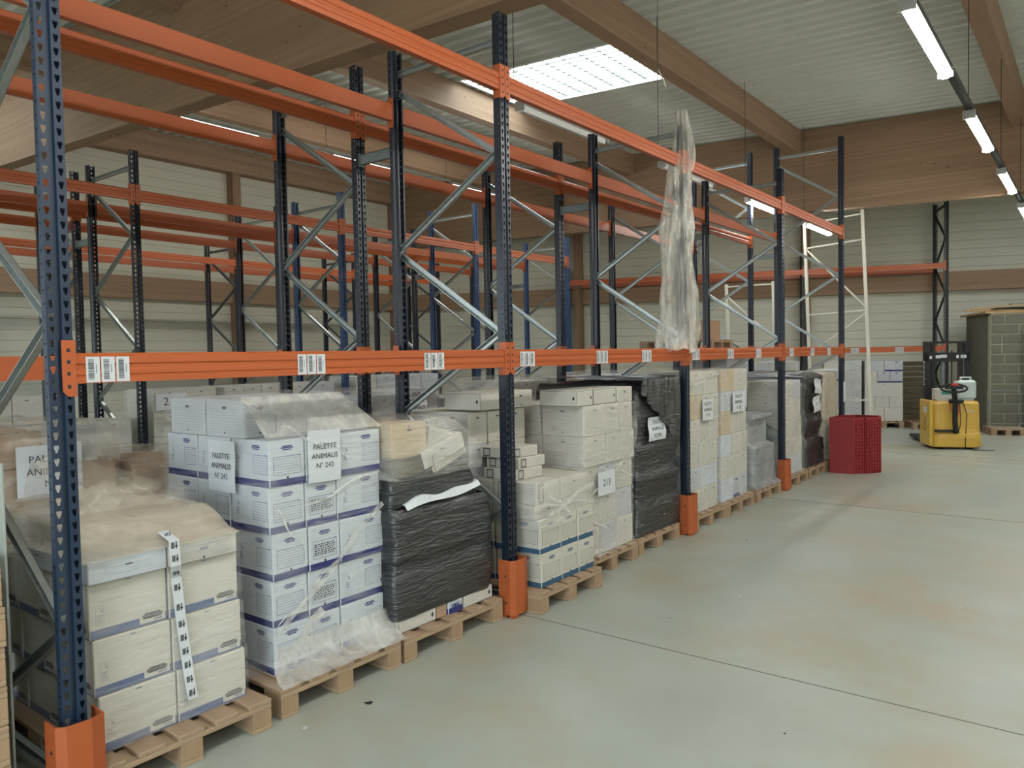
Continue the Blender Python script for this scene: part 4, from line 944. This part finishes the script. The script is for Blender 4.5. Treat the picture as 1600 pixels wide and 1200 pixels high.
# ---- second row pallets, seen through the front row
G2 = 'boxes on the second row pallets'
def row2(y0, nm, rows, fm, seed, top=1.5, n=1, x=-1.46, ext=None, hw=.8):
    pallet(x + .03, y0, 'wooden pallet in the second row, ' + nm, group='pallets of the second row')
    zt = stack('second row, ' + nm, x - .03, y0 + .02, ZP, rows, [.55], G2)
    wrap([(.15, x - .68, x, y0, y0 + hw), (zt - .04, x - .68, x, y0 + .005, y0 + hw - .01), (zt + .02, x - .66, x - .06, y0 + .04, y0 + hw - .05)], fm, 'film around the second row stack, ' + nm, 'films of the second row', amp=.016, seed=seed, cap=.05)
    return zt
k4 = lambda st, h=.25, n=5: [(h, [(.26, st), (.25, st), (.25, st)]) for i in range(n)]
row2(.10, 'behind the nearest pallet, left', [(.26, [(.38, 'kraft'), (.38, 'kraft')])] * 4 + [(.2, [(.36, 'kraft'), (.3, 'grey')])], F_brown, 21)
sign((-1.425, .33, 1.02), .33, .29, ['PALETTE', 'ANIMALIS', 'N\u00b0'], 'white sheet on the brown boxes seen past the nearest post', size=.055)
row2(.95, 'behind the nearest pallet, right', [(.25, [(.38, 'kraft'), (.38, 'plain2')])] * 4 , F_brown, 22)
row2(1.82, 'behind the navy banded stack', k4('plain2'), F_haze, 23)
row2(2.88, 'right of the second rear post', k4('grey', .26, 5), F_haze, 24)
sign((-1.40, 3.18, 1.28), .25, .21, ['MUT', 'PALETTE', 'ANIMALIS'], 'white sheet on the wrapped boxes seen above the leaning stack', size=.045, curl=.004)
row2(3.72, 'behind the steel blue banded boxes', [(.26, [(.40, 'grey'), (.36, 'bluepaper')])] * 4 + [(.2, [(.38, 'grey'), (.36, 'kraft')])], F_clear, 25)
row2(4.58, 'behind the tall cream stack', k4('plain2', .27, 5), F_haze, 26)
STUFF_ON = True
row2(5.68, 'behind the third post', k4('plain2', .27, 5), F_haze, 27)
row2(6.55, 'behind the third bay, middle', k4('grey', .27, 5), F_haze, 28)
row2(7.42, 'behind the third bay, right', k4('plain', .25, 5), F_smoke, 29)
row2(8.5, 'behind the farthest bay, left', k4('grey', .25, 5), F_grey, 30)
row2(9.4, 'behind the farthest bay, middle', k4('plain', .25, 5), F_haze, 31)
row2(10.25, 'behind the farthest bay, right', k4('grey', .26, 6), F_haze, 32)
# ---- third row pallets across the rear aisle
def row3(y0, nm, rows, seed, fm=F_clear, txt=None):
    pallet(-5.03, y0, 'wooden pallet in the third row, ' + nm, group='pallets of the third row')
    zt = stack('third row, ' + nm, -5.06, y0 + .02, ZP, rows, [.6], 'boxes on the third row pallets')
    wrap([(.15, -5.72, -5.04, y0, y0 + .8), (zt, -5.72, -5.04, y0 + .005, y0 + .79)], fm, 'film around the third row stack, ' + nm, 'films of the third row', amp=.012, seed=seed, cap=.02)
row3(1.05, 'leftmost in view', [(.26, [(.26, 'plain2'), (.25, 'plain2'), (.25, 'plain2')])] * 5, 41)
row3(1.92, 'left of its first post', [(.25, [(.38, 'plain2'), (.38, 'plain2')])] * 4, 42)
row3(2.92, 'right of its first post', [(.26, [(.38, 'plain'), (.38, 'plain')])] * 5, 43)
sign((-5.015, 2.95, 1.22), .36, .18, ['216'], 'white sheet numbered 216 high on the third row boxes', size=.13)
row3(3.78, 'second right of its first post', [(.26, [(.26, 'plain2'), (.25, 'plain2'), (.25, 'plain2')])] * 5, 44)
row3(4.66, 'left of its second post', [(.26, [(.38, 'plain2'), (.38, 'grey')])] * 5, 45)
row3(5.8, 'right of its second post', [(.27, [(.38, 'plain2'), (.38, 'grey')])] * 5, 46)
row3(6.7, 'middle of its third bay', [(.27, [(.38, 'grey'), (.38, 'grey')])] * 5, 47)

STUFF_ON = False
# ---- cardboard box on the second row beams, paper on the last post
pallet(-1.44, 9.55, 'wooden pallet on the second row lower beams', group='pallets of the second row', z=1.79)
bx('kraft', -1.60, 9.72, 1.936, .55, .45, .3, 'open brown cardboard box up on the second row beams', None)
mb = MB(); mb.box(.004, .0052, 11.16, 11.28, .94, 1.25, M_paper); tag(mb.build('paper_sheet'), 'blank white sheet stuck on the last front rack post', 'paper')
# ---- plastic bag hanging on the third post
def bag(u, v):
    z = 4.02 - 2.26 * u; a = v * 2 * PI
    rx = .055 + .035 * math.sin(min(1, u * 2.2) * PI * .5) + .05 * u; ry = .055 + .10 * math.sin(min(1, u * 3) * PI / 2) * (1 - .45 * math.exp(-((u - .45) / .16) ** 2)) + .12 * u * u
    cy = 5.56 - .05 - .12 * u + (.05 * math.sin(u * 9)); q = noise.noise(Vector((math.cos(a) * 2.5, math.sin(a) * 2.5, u * 5))); q2 = noise.noise(Vector((math.cos(a) * 6, math.sin(a) * 6, u * 14)))
    k = 1 + .45 * q + .18 * q2
    return (-.02 + rx * k * math.cos(a), cy + ry * k * math.sin(a), z + (.05 * q if u > .9 else 0))
sheet(bag, 90, 64, F_bag, 'plastic_cover', 'long crumpled plastic film hanging over the third front rack post', 'plastic film')
mb = MB(); hk = [(-.2, 5.42, 5.97), (-.2, 5.42, 4.42), (-.18, 5.45, 4.36), (-.18, 5.50, 4.33), (-.18, 5.52, 4.28)]; mb.path(hk[:2], .003, M_wire); mb.path(hk[1:], .006, M_white); tag(mb.build('hanging_hook'), 'small white hook dangling above the plastic covered post', 'hook')
# ---- left edge: pile of pallets and grey sheet behind the nearest post
for k in range(7):
    pallet(-.01 + .006 * (k % 3) - .01, -1.02 + .004 * (k % 2), ['bottom', 'second', 'third', 'fourth', 'fifth', 'sixth', 'top'][k] + ' pallet of the pile at the left edge', group='pile of pallets at the left edge', z=.1455 * k, w=.8, d=1.2)
mb = MB(); mb.cbox(-.86, -.30, -.115, -.105, .02, 1.36, M_bin, .002); mb.cbox(-.86, -.30, -.118, -.102, 0, .02, M_dark, .002)
tag(mb.build('grey_sheet_panel'), 'grey plastic panel standing between the pallet pile and the nearest post', 'panel')

# ---- red bin
mb = MB(); T = Matrix.Translation((.09, 10.06, 0)); P_ = [(0, 0), (.315, 0), (.335, .04), (.42, .16), (.45, .15), (.60, .36), (.55, .62), (.2, .66), (0, .45)]; H = .785; Pi = [(.025, .03), (.30, .03), (.315, .06), (.40, .19), (.44, .185), (.565, .37), (.525, .59), (.21, .63), (.025, .44)]
t = thing('red_bin', 'tall red plastic folding bin standing at the end of the racks', 'bin', (.09, 10.06, 0))
n_ = len(P_)
for k in range(n_):
    a, b = P_[k], P_[(k + 1) % n_]; c, d = Pi[k], Pi[(k + 1) % n_]
    mb.face([(a[0], a[1], 0), (b[0], b[1], 0), (b[0], b[1], H), (a[0], a[1], H)], M_red); mb.face([(c[0], c[1], H), (d[0], d[1], H), (d[0], d[1], .02), (c[0], c[1], .02)], M_redd)
    mb.face([(a[0], a[1], H), (b[0], b[1], H), (d[0], d[1], H), (c[0], c[1], H)], M_red)
mb.face([(p[0], p[1], .02) for p in Pi], M_redd); # raised grid bosses on the two faces turned to the aisle
for (a, b, nc) in ((P_[2], P_[3], 3), (P_[4], P_[5], 6)):
    d = Vector((b[0] - a[0], b[1] - a[1], 0)); L_ = d.length; d.normalize(); nn = Vector((d.y, -d.x, 0))
    for i in range(nc):
        for j in range(16):
            c = Vector((a[0], a[1], 0)) + d * (L_ * (i + .5) / nc) + Vector((0, 0, .03 + j * .047)); s_ = L_ / nc * .3
            mb.bar(c - d * s_, c + d * s_, .03, .026, M_red, up=(0, 0, 1))
mb.build('bin_wall', t)

# ---- white ladder-like shelf frames leaning among the far stacks
def ladder(name, p0, p1, q0, q1, rungs, label, diag=()):
    """two rails p0->p1 and q0->q1 (bottom->top)"""
    t = thing(name, label, 'shelf frame', p0, group='white shelf frames'); o = Vector(p0)
    p0, p1, q0, q1 = [Vector(v) - o for v in (p0, p1, q0, q1)]
    for a, b in ((p0, p1), (q0, q1)):
        mb = MB(); mb.bar(a, b, .045, .05, M_white, up=(0, 1, 0)); mb.build('rail', t)
    for (s0, s1) in rungs:
        mb = MB(); a = p0 + (p1 - p0) * s0; b = q0 + (q1 - q0) * s1; mb.bar(a, b, .025, .025, M_white, up=(0, 1, .1)); mb.build('rung' if abs(s0 - s1) < .05 else 'diagonal', t)
    return t
ladder('white_shelf_frame', (-.83, 12.45, 0), (-.97, 12.5, 4.0), (.14, 12.45, 0), (-.03, 12.5, 4.07), [(.985, .985), (.88, .88), (.59, .59), (.22, .22), (.88, .60), (.42, .58)], 'tall white shelf frame standing behind the last front rack')
ladder('white_shelf_frame', (-2.07, 11.9, 0), (-2.19, 12.0, 2.95), (-1.28, 11.9, 0), (-1.35, 12.0, 2.95), [(.985, .985), (.64, .64), (.3, .3), (.93, .66)], 'lower white shelf frame behind the second rack row, left of the tall one')

# ---- far stacks under the far rack and behind the end of the rows
TF = Matrix.Translation(far(0)) @ Matrix.Rotation(RF, 4, 'Z')
def fstack(yl, nm, rows, fm=None, seed=50, dark=False, x=-.02):
    p = TF @ Vector((x + .03, yl, 0)); pallet(p.x, p.y, 'pallet at the far wall, ' + nm, rot=RF, group='pallets at the far wall')
    stack('far wall, ' + nm, x - .03, yl + .01, ZP, rows, [.5], 'boxes at the far wall', T=TF)
    if fm: wrap([(.3, x - .62, x, yl - .005, yl + .79), (ZP + sum(r[0] for r in rows), x - .62, x, yl, yl + .78)], fm, 'film around the far wall stack, ' + nm, 'films at the far wall', amp=.02, seed=seed, cap=.03, T=TF)
fstack(-1.62, 'left of the lift truck', [(.3, [(.4, 'plain2'), (.38, 'plain2')]), (.25, [(.22, 'plain2'), (.28, 'plain2'), (.28, 'plain2')]), (.3, [(.78, 'plain2')]), (.25, [(.26, 'plain2'), (.26, 'navyside'), (.26, 'navyside')]), (.24, [(.4, 'grey'), (.38, 'navyside')])])
fstack(-2.46, 'second left of the lift truck', [(.27, [(.4, 'plain2'), (.38, 'grey')])] * 5, F_haze, 51)
fstack(-3.75, 'middle of the far rack', [(.27, [(.4, 'plain2'), (.38, 'grey')])] * 5, F_haze, 52)
fstack(-4.7, 'left middle of the far rack', [(.27, [(.4, 'grey'), (.38, 'grey')])] * 5, F_haze, 53)
STUFF_ON = True
def ystack(x, y, nm, rows, fm, seed):
    pallet(x + .03, y, 'pallet beyond the racks, ' + nm, group='pallets beyond the racks'); stack('beyond the racks, ' + nm, x, y + .02, ZP, rows, [.5], 'boxes beyond the racks')
    wrap([(.15, x - .6, x + .02, y, y + .8), (ZP + sum(r[0] for r in rows), x - .58, x + .02, y, y + .8)], fm, 'film around the stack beyond the racks, ' + nm, 'films beyond the racks', amp=.02, seed=seed, cap=.03)
ystack(-.55, 13.0, 'right', [(.26, [(.4, 'plain2'), (.38, 'white')])] * 4 + [(.2, [(.4, 'navyside'), (.36, 'grey')])], F_haze, 54)
ystack(-1.6, 13.2, 'left', [(.28, [(.4, 'grey'), (.38, 'plain2')])] * 5, F_haze, 55)

STUFF_ON = False
tag(STUFF.build('archive_boxes'), 'pale archive boxes stacked on the distant pallets behind the racks', 'boxes', kind='stuff')
# ---- electric stacker truck
RS = math.radians(24)
t = thing('stacker_truck', 'yellow electric pallet stacker with black mast parked by the block wall', 'pallet stacker', (.85, 13.52, 0), (0, 0, RS))
# local: X right, -Y front (tiller side), +Y forks
mb = MB()
def rounded(x0, x1, y0, y1, r, n=5):
    o = []
    for (cx, cy, a0) in ((x1 - r, y0 + r, -PI / 2), (x1 - r, y1 - .02, 0), (x0 + .02, y1 - .02, PI / 2), (x0 + r, y0 + r, PI)):
        rr_ = r if cy < y1 - .1 else .02
        for j in range(n + 1):
            a = a0 + j * PI / 2 / n; o.append((cx + rr_ * math.cos(a), cy + rr_ * math.sin(a)))
    return o
def loft2(mb, secs, m_):
    base = None
    for (z, pts) in secs:
        i = len(mb.v); mb.v += [(p[0], p[1], z) for p in pts]; n = len(pts)
        if base is not None:
            for j in range(n): mb.f.append((base + j, base + (j + 1) % n, i + (j + 1) % n, i + j)); mb.mi.append(mb.m(m_))
        base = i
    mb.f.append(tuple(base + j for j in range(n))); mb.mi.append(mb.m(m_))
loft2(mb, [(.03, rounded(.03, .77, .03, .5, .12)), (.05, rounded(0, .80, 0, .5, .14)), (.2, rounded(0, .80, -.01, .5, .14)), (.27, rounded(0.01, .79, 0, .5, .13)), (.29, rounded(.02, .78, .04, .5, .1)), (.34, rounded(.02, .78, .05, .5, .1)), (.78, rounded(.025, .775, .07, .5, .1)), (.82, rounded(.05, .75, .1, .5, .08)), (.825, rounded(.1, .7, .14, .48, .06))], M_yel)
hood_o = mb.build('hood', t, smooth=False)
mb = MB(); mb.cbox(-.03, .02, .02, .62, .05, .84, M_yel, .01); mb.build('side_panel', t)
mb = MB(); add_text(mb, 'Yale', .16, (-.032, .30, .42), (0, 0, 1), (0, 1, 0), M_ink); mb.box(-.033, -.0315, .18, .38, .62, .72, M_paper); add_text(mb, 'Yale', .075, (.60, .046, .66), (1, 0, 0), (0, 0, 1), M_paper); mb.build('decal', hood_o)
mb = MB(); mb.cbox(.02, .45, -.005, .01, .285, .30, M_yel, .002); mb.build('trim', t)
mb = MB()   # mast: two outer channels, cross members, chains, guard mesh
for xx in (.03, .66): mb.box(xx, xx + .09, .52, .66, .06, 1.86, M_black)
for xx in (.14, .58): mb.box(xx, xx + .06, .54, .64, .1, 1.84, M_black)
mb.box(-.0, .80, .50, .56, 1.82, 1.86, M_black); mb.box(.03, .75, .52, .56, 1.50, 1.66, M_black); mb.box(.03, .75, .6, .64, .4, .5, M_black)
mb.tube((.33, .58, .3), (.33, .58, 1.7), .035, M_galvd, 10); mb.tube((.47, .56, .5), (.47, .56, 1.7), .012, M_dark, 6); mb.tube((.64, .50, .8), (.64, .50, 1.6), .005, M_wire, 6)
mast_o = mb.build('mast', t)
mb = MB()
for (a, b, w_) in ((.10, 1.55, .04), (.2, 1.56, .08), (.28, 1.57, .1), (.53, 1.56, .04), (.60, 1.56, .09)): mb.box(a, a + w_, .516, .519, b, b + .055, M_paper)
for k in range(9): mb.box(.024, .028, .545 + (k % 2) * .03, .60, 1.08 + k * .05, 1.115 + k * .05, M_paper)
mb.build('mast_sticker', mast_o)
for xx in (.1, .5):
    mb = MB(); mb.cbox(xx, xx + .16, .62, 1.85, .03, .09, M_dark, .01); mb.build('fork', t)
mb = MB(); mb.tube((.36, -.03, .30), (.36, -.06, .36), .05, M_black, 10); mb.path([(.36, -.04, .32), (.34, -.06, .5), (.33, -.10, .85), (.29, -.16, 1.04)], .042, M_black, 8); arm_o = mb.build('tiller_arm', t)
mb = MB(); pts = [(.29 + .2 * math.cos(a), -.18 + .05 * math.sin(a), 1.06 + .065 * math.sin(a)) for a in [k * 2 * PI / 20 for k in range(21)]]; mb.path(pts, .018, M_black, 8); mb.bar((.16, -.18, 1.07), (.42, -.18, 1.07), .08, .05, M_black); mb.build('tiller_handle', arm_o)
mb = MB(); mb.cbox(.25, .35, -.21, -.13, 1.10, 1.14, M_redp, .008); mb.build('red_button', arm_o)
mb = MB(); mb.cbox(.05, .35, -.06, .06, .30, .34, M_black, .01); mb.build('pedal', t)
for (xx, yy) in ((.16, .12), (.64, .12)):
    mb = MB(); mb.tube((xx - .03, yy, .05), (xx + .03, yy, .05), .05, M_rubber, 14); mb.build('wheel', t)
TS = Matrix.Translation((.85, 13.52, 0)) @ Matrix.Rotation(RS, 4, 'Z')
# things on the hood
mb = MB(); mb.cbox(.12, .70, .16, .46, .0, .02, M_bgrey, .004); o = mb.build('hood_tray', loc=TS @ Vector((0, 0, .826)), rot=(0, 0, RS)); tag(o, 'grey tray lying on top of the yellow stacker', 'tray')
mb = MB(); mb.cbox(0, .31, 0, .22, 0, .33, M_jerry, .035); mb.cbox(.07, .25, .07, .13, .365, .39, M_jerry, .008); mb.cbox(.07, .095, .07, .13, .325, .37, M_jerry, .004); mb.cbox(.225, .25, .07, .13, .325, .37, M_jerry, .004); jo = mb.build('jerrycan', loc=TS @ Vector((.44, .18, .8465)), rot=(0, 0, RS)); tag(jo, 'translucent white jerrycan standing on the yellow stacker', 'jerrycan')
mb = MB(); mb.tube((.045, .1, .30), (.045, .1, .352), .022, M_redd, 12); mb.build('cap', jo)
bxo = MB(); bxo.cbox(0, .30, 0, .2, 0, .19, M_bplain, .004); bxo.box(.1, .26, -.001, 0, .09, .17, M_green); bxo.box(.1, .26, -.001, 0, .03, .075, M_paper); o = bxo.build('small_carton', loc=TS @ Vector((.10, .18, .8465)), rot=(0, 0, RS)); tag(o, 'white carton with teal print behind the stacker handle', 'carton')
mb = MB(); mb.path([(0, -.01, 0), (.02, -.02, -.14), (.10, -.03, -.22), (.14, -.03, -.1), (.12, -.02, 0)], .007, M_redp, 6); mb.path([(.14, -.02, 0), (.16, -.03, -.3), (.14, -.03, -.44)], .007, M_dark, 6); mb.path([(.2, -.02, 0), (.25, -.04, -.2), (.23, -.05, -.5), (.2, -.12, -.77), (.3, -.17, -.785), (.62, -.2, -.788)], .006, M_rubber, 6); mb.cbox(-.02, .2, -.06, .03, -.0, .07, M_black, .015)
o = mb.build('battery_charger', loc=TS @ Vector((.30, .065, .793)), rot=(0, 0, RS)); tag(o, 'black charger with red and black cables draped over the stacker front', 'charger')
# timber behind the truck forks
pp = TF @ Vector((.3, -.7, 0)); pallet(pp.x, pp.y, 'empty pallet lying behind the forks of the stacker', rot=RF + .1, group='loose pallets near the block wall')
# ---- block wall enclosure on the right
TB = (far(.58, 1.0).x, far(.58, 1.0).y, 0)
def blockwall():
    mb = MB(); Lw, H, bh, bl = 4.2, 2.42, .2, .5
    mb.box(.0, Lw, .02, .2, 0, H, M_mortar); z = 0; r = 0; rr = random.Random(3)
    while z < H - .05:
        x = 0 if r % 2 else -.0; first = True
        while x < Lw - .02:
            l = bl if not (first and r % 2) else bl / 2; first = False
            if rr.random() < .12: l = .2
            x1 = min(x + l, Lw)
            mb.cbox(x + .012, x1 - .012, .0, .05, z + .012, min(z + bh, H) - .012, M_block, .006); x = x1
        z += bh; r += 1
    return mb
o = blockwall().build('trim_%d' % n, loc=(TB[0], TB[1], 0), rot=(0, 0, AW)); struct(o); n += 1
mb = MB(); mb.box(0, .2, .2, 1.8, 0, 2.42, M_block); struct(mb.build('trim_%d' % n, loc=(TB[0], TB[1], 0), rot=(0, 0, AW))); n += 1
mb = MB(); mb.box(-.1, 4.2, .0, 1.9, 2.42, 2.46, M_oldw); struct(mb.build('trim_%d' % n, loc=(TB[0], TB[1], 0), rot=(0, 0, AW))); n += 1
def onw(a, b, c): return Matrix.Translation(TB) @ Matrix.Rotation(AW, 4, 'Z') @ Vector((a, b, c))
for (k, (p, q, w_, h_, lab)) in enumerate([((-.45, .1, 2.49), (1.7, .9, 2.49), .12, .03, 'long weathered plank sticking out over the block wall'), ((-.3, .25, 2.53), (1.3, .12, 2.62), .07, .03, 'thin slanting batten resting over the block wall edge'), ((.3, .9, 2.53), (2.6, .9, 2.53), .5, .06, 'grey board stack lying on top of the block wall room')]):
    mb = MB(); mb.bar(onw(*p), onw(*q), w_, h_, M_oldw if k < 2 else M_dark); tag(mb.build('wooden_plank'), lab, 'plank', 'planks on the block wall room')
mb = MB(); mb.bar(onw(.5, .55, 2.60), onw(2.4, .4, 2.72), .3, .05, M_galvd); tag(mb.build('metal_sheet'), 'grey metal sheet lying among the planks on the block wall room', 'sheet')
mb = MB(); mb.cbox(0, .9, 0, .04, 0, 2.1, M_white, .003); p = onw(.56, -.14, 0); tag(mb.build('pale_panel', loc=p, rot=(-.03, 0, AW)), 'pale upright panel edge at the right border of the view', 'panel')
# wire mesh rack in front of the block wall
p = onw(-.10, -.42, 0); pallet(p.x, p.y, 'small pallet under the wire rack by the block wall', rot=RF, group='loose pallets near the block wall', w=.6, d=.6)
t = thing('wire_rack', 'light wire rack with vertical wires against the block wall', 'wire rack', onw(-.08, -.14, ZP), (0, 0, AW))
mb = MB()
for k in range(12): mb.tube((.05 * k, 0, 0), (.05 * k, 0, .62), .004, M_wire, 5)
mb.build('wires', t); mb = MB(); mb.path([(-.02, 0, 0), (.57, 0, 0), (.57, 0, .72), (-.02, 0, .72), (-.02, 0, 0)], .008, M_wire, 6); mb.build('wire_frame', t)
# dark boards stored under the far rack, left of the truck
mb = MB(); T_ = TF @ Vector((-.6, -.78, 0))
for k in range(12): mb.cbox(0, .05, 0, .62, .03 + k * .12, .13 + k * .12, M_dboard, .004)
tag(mb.build('board_stack', loc=T_, rot=(0, 0, RF)), 'dark wall of weathered boards behind the stacker forks', 'boards')
# scraps and dust flecks on the floor
for k, (x, y, s_) in enumerate([(1.28, 1.12, .03), (2.0, 2.2, .008), (1.1, 4.0, .01), (.9, 3.3, .006), (2.4, 4.6, .012), (.2, 1.3, .02), (.15, .95, .012), (1.9, .6, .008), (.5, 8.9, .015), (.55, 5.6, .012)]):
    mb = MB(); rr = random.Random(k); pts = [(math.cos(a) * s_ * rr.uniform(.5, 1.3), math.sin(a) * s_ * rr.uniform(.5, 1.3)) for a in [j * 2 * PI / 7 for j in range(7)]]
    mb.extrude(pts, M_paper if k % 2 == 0 else M_black, 'Z', .0005, .002)
    tag(mb.build('floor_scrap', loc=(x, y, 0)), ('white paper scrap on the floor, %s' if k % 2 == 0 else 'dark crumb on the floor, %s') % ['large one near the camera', 'right of the middle joint', 'beside the steel blue boxes', 'by the second post guard', 'far out in the aisle', 'by the navy banded pallet', 'by the nearest pallet', 'low in the view', 'near the red bin', 'by the third post guard'][k], 'scrap', 'scraps on the floor')
